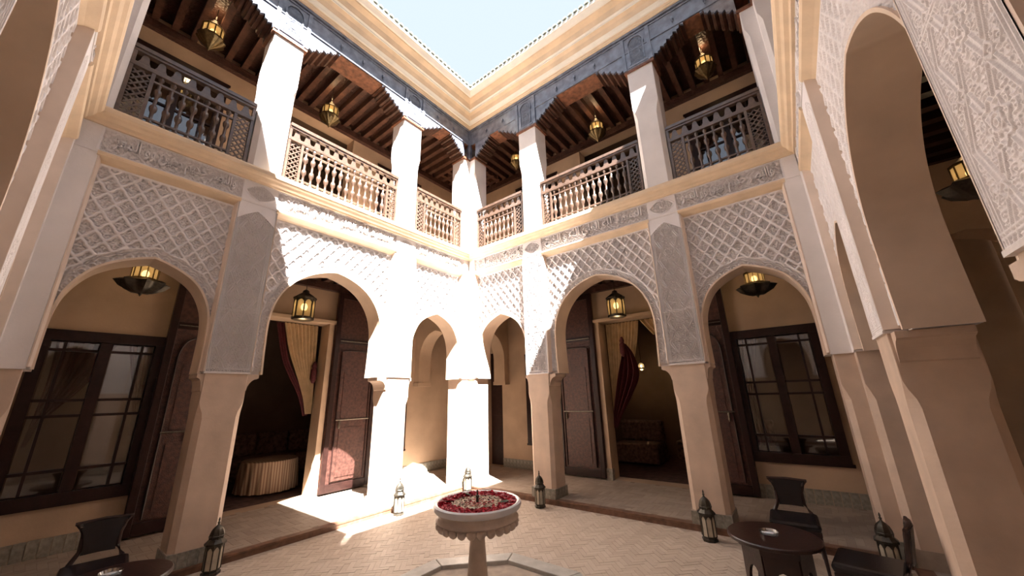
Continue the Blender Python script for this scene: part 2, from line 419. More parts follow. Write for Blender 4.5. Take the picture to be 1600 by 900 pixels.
    def trim(prof, name, mt, split=None):
        b = MB(); b.loft([[(n, n, z) for n, z in prof], [(W - n, n, z) for n, z in prof]])
        return b.mesh(name, mt)
    R['ledge'] = trim([(-.12, ZL-.01), (.012, ZL-.01), (.022, ZL+.015), (.055, ZL+.03), (.075, ZL+.06), (.10, ZL+.075), (.115, ZL+.10), (.115, ZL+.145), (.10, ZT), (-.40, ZT)], 'ledge', M['yellow'])
    return R
M['peach'] = mat('peach_plaster', (.76, .62, .52), .75, .05, 4)
M['lining'] = mat('arch_lining_plaster', (.74, .58, .45), .75, .06, 3)
FM = facade_meshes()

# inscription: raised script, laid right to left along the frieze
TEXTS = ['\uFEED\uFE8D\uFEDF\uFEE8\uFEBC\uFEAE \uFEA3\uFEDC\uFEF4\uFEE2 \uFEE3\uFE92\uFEF4\uFEE6 \uFEED\uFEED \uFE8D\uFEDF\uFEE4\uFECC\uFEB0',
         '\uFE8D\uFEDF\uFEB4\uFECC\uFEF4\uFEAA \uFEDF\uFEE0\uFEEA \uFE8D\uFEDF\uFECC\uFEE0\uFEF2 \uFE8D\uFEDF\uFEE0\uFEEA \uFEED \uFE8D\uFEDF\uFECC\uFEF4\uFEE6']
def text_mesh(txt, width, height, c):
    cu = bpy.data.curves.new('t', 'FONT'); cu.body = txt[::-1]; cu.size = .3; cu.extrude = .0; cu.resolution_u = 3; cu.offset = .006
    ob = bpy.data.objects.new('t', cu); COL.objects.link(ob)
    dg = bpy.context.evaluated_depsgraph_get(); me0 = bpy.data.meshes.new_from_object(ob.evaluated_get(dg))
    bpy.data.objects.remove(ob); bpy.data.curves.remove(cu)
    n = len(me0.vertices)
    if n == 0: return None
    co = np.zeros(n*3); me0.vertices.foreach_get('co', co); co = co.reshape(-1, 3)
    mn, mx = co.min(0), co.max(0)
    x = (co[:,0]-mn[0])/(mx[0]-mn[0])*width; y = (co[:,1]-mn[1])/(mx[1]-mn[1])*height
    zc = (ZB + .02 + ZL)/2 - height/2
    bm = bmesh.new(); bm.from_mesh(me0); bm.verts.ensure_lookup_table()
    for i, v in enumerate(bm.verts): v.co = (c + width/2 - x[i], -.045, zc + y[i])
    r = bmesh.ops.extrude_face_region(bm, geom=bm.faces[:]); top = [g for g in r['geom'] if isinstance(g, bmesh.types.BMVert)]
    for v in top: v.co.y = -.004
    bmesh.ops.recalc_face_normals(bm, faces=bm.faces)
    me = bpy.data.meshes.new('inscription'); bm.to_mesh(me); bm.free(); me.materials.append(M['stucco']); bpy.data.meshes.remove(me0)
    return me
FM['text'] = [text_mesh(TEXTS[0], 1.14, .21, BAYS[0][2]), text_mesh(TEXTS[1], 1.85, .22, BAYS[1][2]), text_mesh(TEXTS[0], 1.14, .21, BAYS[2][2])]

def build_facade(side, label):
    r = put('wall_' + side, FM['core']); r.matrix_world = frame(side); struct(r, label)
    for i in range(3):
        put('carved_spandrel', FM['spandrels_shallow' if 'near' in side else 'spandrels'][i], r); put('arch_lining', FM['lining'][i], r); put('frame_moulding', FM['frames'][i], r); put('frame_reveal', FM['frame_sides'][i], r)
        fp = put('frieze_panel', FM['frieze'][i], r)
        if FM['text'][i]: put('inscription', FM['text'][i], fp)
    for a, b in PIERS:
        s = put('carved_strip', FM['strip_shallow' if 'near' in side else 'strip'], r, Matrix.Translation((a, 0, 0))); put('strip_body', FM['strip_back'], s)
        put('frieze_rosette', FM['rosette'], r, Matrix.Translation((a, 0, 0)))
    put('corner_strip', FM['cornerA'], r); put('corner_strip', FM['cornerB'], r); put('frieze_ground', FM['frieze_back'], r); put('ledge', FM['ledge'], r)
    return r
build_facade('left', 'white carved stucco arcade wall in the left half, brightly sunlit towards the corner')
build_facade('right', 'white carved stucco arcade wall facing right of the corner, mostly in shade')
build_facade('near_right', 'steeply foreshortened carved arcade wall at the right edge of the picture')
build_facade('near_left', 'steeply foreshortened carved arcade wall at the left edge of the picture')

# ------------------------------------------------------------------ back walls of the galleries (with openings)
def wall_holes(mb, s0, s1, z0, z1, n0, n1, holes):
    ss = sorted({s0, s1, *[h[0] for h in holes], *[h[1] for h in holes]}); zs = sorted({z0, z1, *[h[2] for h in holes], *[h[3] for h in holes]})
    inh = lambda s, z: any(h[0] < s < h[1] and h[2] < z < h[3] for h in holes)
    for a, b in zip(ss[:-1], ss[1:]):
        for c, d in zip(zs[:-1], zs[1:]):
            if not inh((a+b)/2, (c+d)/2):
                for n in (n0, n1): mb.quad((a,n,c),(b,n,c),(b,n,d),(a,n,d))
    for a, b, c, d in holes:
        for p, q in (((a,c),(a,d)), ((b,c),(b,d)), ((a,c),(b,c)), ((a,d),(b,d))):
            mb.quad((p[0],n0,p[1]),(q[0],n0,q[1]),(q[0],n1,q[1]),(p[0],n1,p[1]))
    mb.quad((s0,n0,z0),(s0,n1,z0),(s0,n1,z1),(s0,n0,z1)); mb.quad((s1,n0,z0),(s1,n1,z0),(s1,n1,z1),(s1,n0,z1))
    return mb
WIN = [(.20, 1.34, .64, 2.57), (4.52, 5.66, .64, 2.57)]
DOOR = (2.13, 3.73, WALK, 3.12)
UWIN = [(.10, 1.34, 5.4, 7.15), (4.52, 5.76, 5.4, 7.15)]
UDOOR = (2.05, 3.81, ZT, 7.5)
CORNER_DOOR = (W + .59, W + 1.08, WALK, 2.75)
for side, holes, uh, lab in (('left', WIN + [DOOR], UWIN + [UDOOR], 'ochre plaster back wall of the left gallery behind the sunlit arches'),
                        ('right', WIN + [DOOR, CORNER_DOOR], UWIN + [UDOOR], 'ochre plaster back wall of the right gallery behind the shaded arches'),
                        ('near_right', [], [], 'dim back wall of the gallery behind the arches at the right edge'),
                        ('near_left', [], [], 'dim back wall of the gallery behind the arches at the left edge')):
    mb = MB(); wall_holes(mb, -G - .0, W + G, 0, 4.5, -G, -G - .3, holes); wall_holes(mb, -G, W + G, 4.5, 8.6, -G, -G - .3, uh)
    o = mb.build('wall_' + side + '_back', M['ochre']); o.matrix_world = frame(side); struct(o, lab)

# ------------------------------------------------------------------ floors
OC = (W/2, -D/2)
def octr(x, y): # distance measure to octagon apothem
    dx, dy = abs(x - OC[0]), abs(y - OC[1]); return max(dx, dy, (dx + dy)/math.sqrt(2))
def herring(x0, x1, y0, y1, w=.055, k=3, rot=True):
    out = []; c, s = (math.cos(PI/4), math.sin(PI/4)) if rot else (1, 0)
    cx, cy = (x0+x1)/2, (y0+y1)/2; R = int(math.hypot(x1-x0, y1-y0)/2/w) + 4
    for i in range(-R, R):
        for j in range(-R, R):
            mth = (i - j) % (2*k)
            if mth == 0: q = (i + k/2, j + .5, k*w, w)
            elif mth == 2*k - 1: q = (i + .5, j + k/2, w, k*w)
            else: continue
            u, v = q[0]*w, q[1]*w; x, y = cx + c*u - s*v, cy + s*u + c*v
            out.append((x, y, q[2], q[3]))
    return out
BG = .0032
def brick_corners(b, rot=True):
    x, y, a, w = b; a = a/2 - BG/2; w = w/2 - BG/2; c, s = (math.cos(PI/4), math.sin(PI/4)) if rot else (1, 0)
    return [(x + c*p - s*q, y + s*p + c*q) for p, q in ((-a,-w),(a,-w),(a,w),(-a,w))]
fl = MB(); fl.box(-.01, W+.01, -D-.01, .01, -.2, -.0025)
floor = fl.build('floor', M['mortar']); struct(floor, 'terracotta brick floor of the open courtyard laid in herringbone', 'floor')
bricks = [b for b in herring(0, W, -D, 0) if .0 < b[0] < W and -D < b[1] < 0 and octr(b[0], b[1]) > .985
          and all(-.02 < x < W+.02 and -D-.02 < y < .02 for x, y in brick_corners(b))]
def score(b):
    p = project((b[0], b[1], 0))
    if p is None or not (-5 < p[0] < 1605 and 0 < p[1] < 905): return 1e9
    return p[2]
bricks.sort(key=score)
def brick_stuff(name, lst, parent, zt, zb, rot=True, mt='brick_all'):
    mb = MB(); tint = []
    for b in lst:
        c4 = brick_corners(b, rot); dz = random.uniform(-.0014, .0008)
        mb.loft([[(x, y, zb) for x, y in c4], [(x, y, zt + dz) for x, y in c4]]); mb.f.pop(-2)
        tint += [random.random()]*20
    me = mb.mesh(name, M[mt], recalc=False)
    at = me.attributes.new('tint', 'FLOAT', 'CORNER'); at.data.foreach_set('value', tint)
    return tag(put(name, me, parent), kind='stuff')
shared = {}
for b in bricks[:300]:
    key = b[2] > b[3]
    if key not in shared:
        mb = MB(); a, w = b[2]/2 - BG/2, b[3]/2 - BG/2; mb.box(-a, a, -w, w, -.02, .0); shared[key] = mb.mesh('brick', M['brick_one'])
    o = put('brick', shared[key], floor, Matrix.Translation((b[0], b[1], random.uniform(-.002, .0015))) @ Matrix.Rotation(PI/4, 4, 'Z'))
brick_stuff('brick_field', bricks[300:], floor, 0.0, -.02)
wk = MB()
for a in ((-G, 0, -D-G, G), (W, W+G, -D-G, G), (0, W, 0, G), (0, W, -D-G, -D)): wk.box(a[0], a[1], a[2], a[3], -.2, WALK - .002)
walk = wk.build('floor_walkway', M['mortar_walk']); struct(walk, 'raised brick paved gallery floor running around the courtyard', 'floor')
wb = [b for b in herring(-G, W+G, -D-G, G, .075, 3, False) if not (-.06 < b[0] < W+.06 and -D-.06 < b[1] < .06) and -G < b[0] < W+G and -D-G < b[1] < G
      and not (b[0] > W*.2 and b[1] < -D) ]
wb.sort(key=lambda b: score(b) if (b[0] < 0 or b[1] > 0) else 1e9)
wshared = {}
for b in wb[:300]:
    key = b[2] > b[3]
    if key not in wshared: wshared[key] = MB().box(-b[2]/2 + BG/2, b[2]/2 - BG/2, -b[3]/2 + BG/2, b[3]/2 - BG/2, -.02, 0).mesh('brick', M['brick_walk_one'])
    put('brick', wshared[key], walk, Matrix.Translation((b[0], b[1], WALK + random.uniform(-.0014, .0008))))
brick_stuff('brick_field', wb[300:], walk, WALK, WALK - .02, False, 'brick_walk')
for i, side in enumerate(('left', 'right', 'near_right', 'near_left')):
    mb = MB(); mb.loft([[(n, n, z) for n, z in ((-.10,-.02),(.004,-.02),(.004,.05),(.012,.054),(.012,WALK+.003),(-.10,WALK+.003))], [(W-n, n, z) for n, z in ((-.10,-.02),(.004,-.02),(.004,.05),(.012,.054),(.012,WALK+.003),(-.10,WALK+.003))]])
    o = mb.build('trim_%d' % (i+1), M['nose']); o.matrix_world = frame(side)
    struct(o, {'left':'brown step edge below the sunlit left arches', 'right':'brown step edge below the shaded right arches', 'near_right':'brown step edge along the right side of the courtyard', 'near_left':'brown step edge along the left side nearest the viewer'}[side], 'step')

# ------------------------------------------------------------------ ground floor pillars
def rect_ring(s0, s1, n0, n1, c, z): return [(s0+c,n0,z),(s1-c,n0,z),(s1,n0+c,z),(s1,n1-c,z),(s1-c,n1,z),(s0+c,n1,z),(s0,n1-c,z),(s0,n0+c,z)]
def corbel(mb, e, sg, n0, n1, ov):
    pts = [(e - sg*.02, 1.80)] + [(e + sg*(.01 + ov*(1 - math.cos(t))), 1.80 + .16*math.sin(t)) for t in np.linspace(.15, PI/2, 6)] + [(e + sg*(ov+.015), 1.965), (e + sg*(ov+.03), 1.97), (e + sg*(ov+.03), 2.015), (e - sg*.02, 2.015)]
    mb.prism(pts, n0, n1)
w = .46; PN0, PN1 = -T + .01, -.015
b = MB(); b.loft([rect_ring(.012, w-.012, PN0, PN1, c, z) for c, z in ((.055,.22),(.055,1.52),(.045,1.58),(.02,1.64),(.004,1.70),(.004,2.03))])
PM = {'shaft': b.mesh('shaft', M['tadelakt'])}
for nm, e, sg, ov in (('ca', 0, -1, .035), ('cb', w, 1, .10), ('cc', 0, -1, .10), ('cd', w, 1, .035)):
    b = MB(); corbel(b, e - sg*.012, sg, PN0 + .02, PN1 - .02, ov); PM[nm] = b.mesh('corbel', M['tadelakt'])
b = MB().box(0.002, w-.002, PN0+.008, PN1-.002, 0, .222); PM['core'] = b.mesh('base', M['mortar'])
def tiles_mesh(): 
    b = MB(); b.box(-.043, .043, -.009, .004, 0, .205); return b.mesh('tile', M['tilegrey'])
TILE = tiles_mesh()
def pillar(side, k, label):
    r = root('pillar', side); tag(r, label, 'pillar', 'square beige ground floor pillars')
    a = PIERS[k][0]; mx = Matrix.Translation((a, 0, 0))
    put('shaft', PM['shaft'], r, mx)
    put('corbel', PM['ca' if k == 0 else 'cc'], r, mx); put('corbel', PM['cb' if k == 0 else 'cd'], r, mx)
    bs = put('base', PM['core'], r, mx)
    for i in range(5): put('tile', TILE, bs, Matrix.Translation((.048 + i*.091, PN1 + .003, .012)))
    for sg, e in ((-1, 0), (1, w)):
        for i in range(4): put('tile', TILE, bs, Matrix.Translation((e - sg*.001, PN1 - .05 - i*.095, .012)) @ Matrix.Rotation(-sg*PI/2, 4, 'Z'))
    return r
pillar('left', 1, 'beige square pillar with a floor lantern at its foot left of the big sunlit arch')
pillar('left', 0, 'sunlit white pillar between the big left arch and small corner arch')
pillar('right', 1, 'beige square pillar between the small corner arch and the big shaded arch')
pillar('right', 0, 'beige square pillar right of the big shaded arch, green lantern at its foot')
pillar('near_right', 1, 'slender looking pillar seen edge-on at the right beside the wide brown reveal')
pillar('near_right', 0, 'pillar under the large carved strip at the right edge of the picture')
pillar('near_left', 0, 'pillar under the steep carved wall at the far left edge')
def corner_poly(c): return [(c*.3,-c*.3),(0,-.17),(-T+.01,-.17),(-T+.01,T-.01),(.17,T-.01),(.17,0)]
def corner_pillar(x, y, rz, label, name, cat, z0, z1, base, mt, group):
    r = empty(name, (x, y, 0), rz); tag(r, label, cat, group)
    poly = [(-.012,.012),(-.012,-.165),(-T+.01,-.165),(-T+.01,T-.01),(.165,T-.01),(.165,.012)]
    def cham(c):
        return [(-.012,.012),(-.012,-.165+c),(-.012-c,-.165),(-T+.01,-.165),(-T+.01,T-.01),(.165,T-.01),(.165,.012+c),(.165-c,.012)]
    mb = MB(); zs = [(.05, z0), (.05, z1-.50), (.03, z1-.42), (.004, z1-.34), (.004, z1)]
    mb.loft([[(a, b, z) for a, b in cham(c)] for c, z in zs]); mb.build('shaft', mt, r)
    if base:
        mb = MB(); mb.loft([[(a, b, z) for a, b in [(-.004,.004),(-.004,-.17),(-T+.01,-.17),(-T+.01,T-.01),(.17,T-.01),(.17,.004)]] for z in (0, .222)]); bs = mb.build('base', M['mortar'], r)
        for i in range(2):
            put('tile', TILE, bs, Matrix.Translation((-.005, -.042 - i*.088, .012)) @ Matrix.Rotation(-PI/2, 4, 'Z')); put('tile', TILE, bs, Matrix.Translation((.045 + i*.088, .003, .012)) @ Matrix.Rotation(PI, 4, 'Z'))
    return r
corner_pillar(0, 0, 0, 'sunlit white corner pillar between the two small arches in the far corner', 'corner_pillar', 'pillar', .22, 2.03, True, M['tadelakt'], 'corner pillars')
corner_pillar(W, 0, -PI/2, 'beige corner pillar at the right behind the black leather chair and floor lantern', 'corner_pillar', 'pillar', .22, 2.03, True, M['tadelakt'], 'corner pillars')
corner_pillar(0, -D, PI/2, 'shaded corner pillar cut off by the left edge of the picture', 'corner_pillar', 'pillar', .22, 2.03, True, M['tadelakt'], 'corner pillars')

# transverse arches closing the gallery corners
def cross_arch(name, mx, label):
    # local: s 0..G-T across the gallery, n thickness, z
    wd = G - T; c = wd/2; q = catmull([(2.0,.48),(2.4,.52),(2.7,.50),(2.95,.38),(3.1,.2),(3.16,0)], 5); q[:,1] = np.maximum.accumulate(q[::-1,1])[::-1]
    ct = [(0, 2.0)] + [(c-h, z) for z, h in q] + [(c+h, z) for z, h in q[::-1][1:]] + [(wd, 2.0)]
    mb = MB()
    for (a, za), (b, zb_) in zip(ct[:-1], ct[1:]):
        if abs(b-a) > 1e-6:
            for n in (0, -.34): mb.quad((a,n,za),(b,n,zb_),(b,n,4.5),(a,n,4.5))
        mb.quad((a,0,za),(b,0,zb_),(b,-.34,zb_),(a,-.34,za))
    o = mb.build(name, M['ochre']); o.matrix_world = mx; struct(o, label, 'arch')
    for e, sg in ((0, 1), (wd, -1)):
        b = MB()
        xa, xb = sorted((e, e + sg*.18)); b.box(xa, xb, -.36, .02, 1.93, 2.01); b.build('impost', M['ochre'], o)
    return o
def M2(x, y, r): return Matrix.Translation((x, y, 0)) @ Matrix.Rotation(r, 4, 'Z')
cross_arch('wall_corner_left', M2(-G, .03+.34, 0), 'small plain arch across the gallery seen through the left corner arch')
cross_arch('wall_corner_right', M2(-.03-.34, G, -PI/2), 'small plain arch across the gallery seen through the right corner arch')
cross_arch('wall_corner_near_right', M2(W + T, .37, 0), 'dark arch across the gallery deep inside the opening at the right edge')

# ------------------------------------------------------------------ ceilings and joists
def ceiling(name, side, z, label, joists, s0=-G, s1=W+G, jm='joist', th=.12):
    o = MB().box(s0, s1, -G-.3, -T if z < 5 else -.40, z, z + .06).build(name, M['wood']); o.matrix_world = frame(side); struct(o, label, 'ceiling')
    if joists:
        me = MB().box(-.045, .045, -G, -T + .02, z - th, z).mesh('joist', M[jm]); s = s0 + .15
        while s < s1: put('joist', me, o, Matrix.Translation((s, 0, 0))); s += .25
        box('wall_plate', (s0, s1, -G, -G + .10, z - th - .14, z - th + .0), M['wood'], o)
    return o
ceiling('ceiling_left_lower', 'left', 4.05, 'dark timber ceiling of the lower left gallery', True)
ceiling('ceiling_right_lower', 'right', 4.05, 'dark timber ceiling of the lower right gallery', True)
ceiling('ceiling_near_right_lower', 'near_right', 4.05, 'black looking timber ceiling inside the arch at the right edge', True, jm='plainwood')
ceiling('ceiling_near_left_lower', 'near_left', 4.05, 'timber ceiling of the gallery at the left edge', False)
ceiling('ceiling_left_upper', 'left', 7.78, 'brown joisted ceiling of the upper left balcony', True, th=.15)
ceiling('ceiling_right_upper', 'right', 7.78, 'brown joisted ceiling of the upper right balcony', True, th=.15)
for i, side in enumerate(SIDES):
    o = MB().box(-G, W+G, -G-.2, -T+.02, 4.48, ZT-.01).build('floor_upper_' + side, M['ochre']); o.matrix_world = frame(side)
    struct(o, {'left':'upper gallery floor slab behind the left balcony railings', 'right':'upper gallery floor slab behind the right balcony railings', 'near_right':'upper gallery floor slab above the right edge arches', 'near_left':'upper gallery floor slab above the left edge arches'}[side], 'floor')

# ------------------------------------------------------------------ upper columns, lintel beams, cornice, roof
b = MB(); b.loft([rect_ring(.012, w-.012, PN0, PN1, c, z) for c, z in ((.06,ZT),(.06,6.15),(.045,6.24),(.02,6.33),(.004,6.40),(.004,7.17))]); UC = b.mesh('column_shaft', M['plain'])
CAP = MB().box(-.03, w+.03, PN0-.02, .012, 7.165, 7.215).mesh('cap_board', M['soffit'])
def column(side, k, label):
    r = root('column', side); tag(r, label, 'column', 'upper balcony columns'); mx = Matrix.Translation((PIERS[k][0], 0, 0))
    put('column_shaft', UC, r, mx); put('cap_board', CAP, r, mx)
column('left', 1, 'sunlit white column left of the long sunny balcony railing, its lower left in shade')
column('left', 0, 'sunlit white column between the long and short left balcony railings')
column('right', 1, 'half sunlit white column left of the long right balcony railing')
column('right', 0, 'shaded white column between the long right railing and the dark rightmost railing')
for x, y, rz, lab in ((0, 0, 0, 'half sunlit white corner column in the far corner of the upper gallery'), (W, 0, -PI/2, 'shaded corner column at the right end of the right balcony'), (0, -D, PI/2, 'lilac shaded corner column at the left end of the left balcony')):
    r = corner_pillar(x, y, rz, lab, 'corner_column', 'column', ZT, 7.17, False, M['plain'], 'upper corner columns')
    mb = MB(); mb.loft([[(a, b_, z) for a, b_ in [(.012,-.012),(.012,-.20),(-T,-.20),(-T,T),(.20,T),(.20,-.012)]] for z in (7.165, 7.215)]); mb.build('cap_board', M['soffit'], r)
def corbel_bracket(e, sg, L=.56):
    # stepped, toothed bracket: underside rises from the column outwards
    n = 5; pts = [(e, 7.215)]; s, z = 0., 7.215
    for i in range(n):
        ds = L/n; dz = .375/n
        pts += [(e + sg*(s + ds*.35), z + .012), (e + sg*(s + ds*.45), z + dz*1.05), (e + sg*(s + ds*.75), z + dz*.80), (e + sg*(s + ds), z + dz*.55)]
        s += ds; z += dz; pts.append((e + sg*s, z))
    pts += [(e + sg*(L), 7.605), (e, 7.605)]
    return MB().prism(pts, -.40, -.045).mesh('bracket', M['joist']), MB().prism([(a + (0), z) for a, z in pts], -.045, -.002).mesh('bracket_face', M['beam'])
BR = {}
def bracket(r, b): put('bracket_face', b[1], put('bracket', b[0], r))
for k, (a, e) in enumerate(PIERS): BR[(k,0)] = corbel_bracket(a, -1); BR[(k,1)] = corbel_bracket(e, 1)
BR['c0'] = corbel_bracket(.19, 1, .46); BR['c1'] = corbel_bracket(W - .19, -1, .46)
b = MB(); b.loft([[(n, n, z) for n, z in ((-.40,7.60),(0,7.60),(0,8.04),(-.40,8.04))], [(W-n, n, z) for n, z in ((-.40,7.60),(0,7.60),(0,8.04),(-.40,8.04))]]); BEAM = b.mesh('beam_body', M['beam'])
b = MB(); 
for z0, z1, pr in ((7.60,7.625,.014),(7.93,7.955,.014),(7.985,8.035,.03)): b.loft([[(n, n, z) for n, z in ((-.01,z0),(pr,z0),(pr,z1),(-.01,z1))], [(W-n, n, z) for n, z in ((-.01,z0),(pr,z0),(pr,z1),(-.01,z1))]])
BMOULD = b.mesh('beam_moulding', M['beam'])
SOF = MB().box(.0, W, -.39, -.01, 7.588, 7.598).mesh('painted_soffit', M['soffit'])
def niche_block():
    b = MB(); b.box(-.03, w+.03, -.40, .004, 7.217, 7.605); b.box(-.03, .03, 0, .022, 7.22, 7.95); b.box(w-.03, w+.03, 0, .022, 7.22, 7.95)
    # raised horseshoe arch on the block
    ang = np.linspace(-.35, PI + .35, 15); rings = []
    for t in ang:
        x, z = w/2 + .13*math.cos(t), 7.72 + .15*math.sin(t); x2, z2 = w/2 + .155*math.cos(t), 7.72 + .18*math.sin(t)
        rings.append([(x, .0, z), (x, .02, z), (x2, .02, z2), (x2, 0, z2)])
    b.loft(rings); b.box(.09, .115, 0, .02, 7.30, 7.68); b.box(w-.115, w-.09, 0, .02, 7.30, 7.68); b.box(.05, w-.05, 0, .016, 7.25, 7.29)
    return b.mesh('arched_block', M['beam'])
NB = niche_block()
def nf(U, V):
    x = np.abs(U - w/2); return .9*np.maximum(curls(x, V, .05), strap(np.abs(np.hypot(x, V-7.5) - .07), .01))
NF = field_mesh('arched_block_carving', .12, w - .12, 7.30, 7.80, nf, .001, .014, .008, None, M['beam'])
def hook_mesh(): 
    b = MB(); b.box(-.02, .02, 0, .035, 7.74, 7.80); b.box(-.008, .008, .02, .035, 7.68, 7.76); return b.mesh('beam_bracket', M['beam'])
HK = hook_mesh()
for side, lab in (('left', 'carved grey wooden lintel beam above the left balcony columns, lower edge sunlit'), ('right', 'carved grey wooden lintel beam above the right balcony columns, in shade'), ('near_right', 'lintel beam overhead at the right edge'), ('near_left', 'lintel beam overhead at the left edge')):
    r = root('lintel_beam', side); tag(r, lab, 'beam')
    put('beam_body', BEAM, r); put('beam_moulding', BMOULD, r); put('painted_soffit', SOF, r)
    if side in ('left', 'right'):
        for k, (a, e) in enumerate(PIERS):
            nb = put('arched_block', NB, r, Matrix.Translation((a, 0, 0))); put('carving', NF, nb); bracket(r, BR[(k,0)]); bracket(r, BR[(k,1)])
        bracket(r, BR['c0']); bracket(r, BR['c1'])
        for s in (.55, 1.05, 2.5, 2.93, 3.36, 4.8, 5.3): put('beam_bracket', HK, r, Matrix.Translation((s, 0, 0)))
o = MB(); o.box(-.03, .05, -.05, .03, 7.2, 8.0); o.box(-.06, .06, -.06, .06, 7.78, 7.92)
o = o.build('corner_post', M['beam']); tag(o, 'dark wooden post in the inner corner where the two lintel beams meet', 'post'); o.rotation_euler = (0, 0, 0)
# cornice in stacked bands, yellow and cream
PROF = [('yellow', [(.015,8.03),(.05,8.035),(.055,8.065),(.065,8.07),(.068,8.10),(.075,8.105)]), ('cream', [(.075,8.105),(.10,8.11),(.115,8.135),(.15,8.165)]), ('yellow', [(.15,8.165),(.155,8.18),(.19,8.245),(.245,8.285)]),
        ('cream', [(.245,8.285),(.26,8.285),(.265,8.31),(.295,8.325)]), ('yellow', [(.295,8.325),(.30,8.345),(.335,8.42),(.42,8.465)]),
        ('yellow', [(.42,8.465),(.43,8.455),(.44,8.475)]), ('cream', [(.44,8.475),(.47,8.48),(.52,8.53),(.55,8.55),(.55,8.61),(.53,8.62)])]
for i, side in enumerate(SIDES):
    r = root('trim_%d' % (i+5), side)
    struct(r, {'left':'stepped yellow and cream cornice above the left balcony', 'right':'stepped yellow and cream cornice above the right balcony', 'near_right':'cornice overhead at the right edge', 'near_left':'cornice overhead at the left edge'}[side], 'cornice')
    for mt, pf in PROF:
        b = MB(); b.loft([[(n, n, z) for n, z in pf], [(W-n, n, z) for n, z in pf]], cap=False, close=False); b.build('cornice_band', M[mt], r)
    # roof behind the cornice: a sloped slab with a row of round tiles at its edge
    rf = root('roof_' + side, side); struct(rf, {'left':'roof edge with a row of round tiles over the left cornice', 'right':'roof edge with a row of round tiles over the right cornice', 'near_right':'roof slab overhead at the right', 'near_left':'roof slab overhead at the left'}[side], 'roof')
    prof = [(.53,8.615), (.53,8.635), (-2.1,8.75), (-2.1,8.60), (0,8.60), (0,8.04), (-.1, 8.04), (-.1, 8.59)]
    mb = MB(); prof = [(.53,8.60), (.53,8.635), (-2.1,8.80), (-2.1,8.60)]
    mb.loft([[(n, n, z) for n, z in prof], [(W-n, n, z) for n, z in prof]])
    prof = [(-.1,8.03), (.02,8.03), (.02,8.61), (-.1,8.61)]; mb.loft([[(n, n, z) for n, z in prof], [(W-n, n, z) for n, z in prof]]); mb.build('roof_slab', M['cream'], rf)
    tm = MB(); pts = [(.045*math.cos(t), .045*math.sin(t)) for t in np.linspace(0, PI, 7)]
    tm.loft([[(x, .575, 8.632 + z) for x, z in pts], [(x, .20, 8.66 + z) for x, z in pts]]); tme = tm.mesh('roof_tile', M['rooftile'])
    s = .58
    while side in ('left', 'right') and s < W - .55: put('roof_tile', tme, rf, Matrix.Translation((s, 0, 0))); s += .115

# ------------------------------------------------------------------ rooms behind the galleries
def room(side, s0, s1, n1, z0, z1, name, label, mt, fl=None):
    mb = MB(); n0 = -G - .3
    mb.quad((s0,n1,z0),(s1,n1,z0),(s1,n1,z1),(s0,n1,z1)); mb.quad((s0,n0,z0),(s0,n1,z0),(s0,n1,z1),(s0,n0,z1)); mb.quad((s1,n0,z0),(s1,n1,z0),(s1,n1,z1),(s1,n0,z1))
    mb.quad((s0,n0,z1),(s1,n0,z1),(s1,n1,z1),(s0,n1,z1))
    o = mb.build(name, mt); o.matrix_world = frame(side); struct(o, label)
    box('room_floor', (s0, s1, n1, n0, z0 - .06, z0), fl or M['rug'], o); return o
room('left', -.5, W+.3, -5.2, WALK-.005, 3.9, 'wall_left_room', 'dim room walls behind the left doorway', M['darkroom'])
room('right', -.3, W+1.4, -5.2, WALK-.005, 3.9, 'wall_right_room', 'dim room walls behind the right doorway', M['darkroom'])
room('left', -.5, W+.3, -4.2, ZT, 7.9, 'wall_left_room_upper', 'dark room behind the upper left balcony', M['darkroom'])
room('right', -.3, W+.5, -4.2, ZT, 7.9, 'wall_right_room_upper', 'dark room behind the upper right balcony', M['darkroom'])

# skirting tiles
for side, lab in (('left', 'grey green tiled skirting along the left gallery back wall'), ('right', 'grey green tiled skirting along the right gallery back wall')):
    r = root('baseboard_' + side, side); struct(r, lab, 'skirting')
    me = MB().box(-.046, .046, -G+.002, -G+.016, WALK, WALK+.19).mesh('tile', M['tilegrey'])
    spans = [(-.4, 2.08), (3.8, W + (1.7 if side == 'left' else .55))] if side == 'right' else [(-1.7, 2.08), (3.8, W + .3)]
    for a, b in spans:
        s = a + .05
        while s < b: put('tile', me, r, Matrix.Translation((s, 0, 0))); s += .098

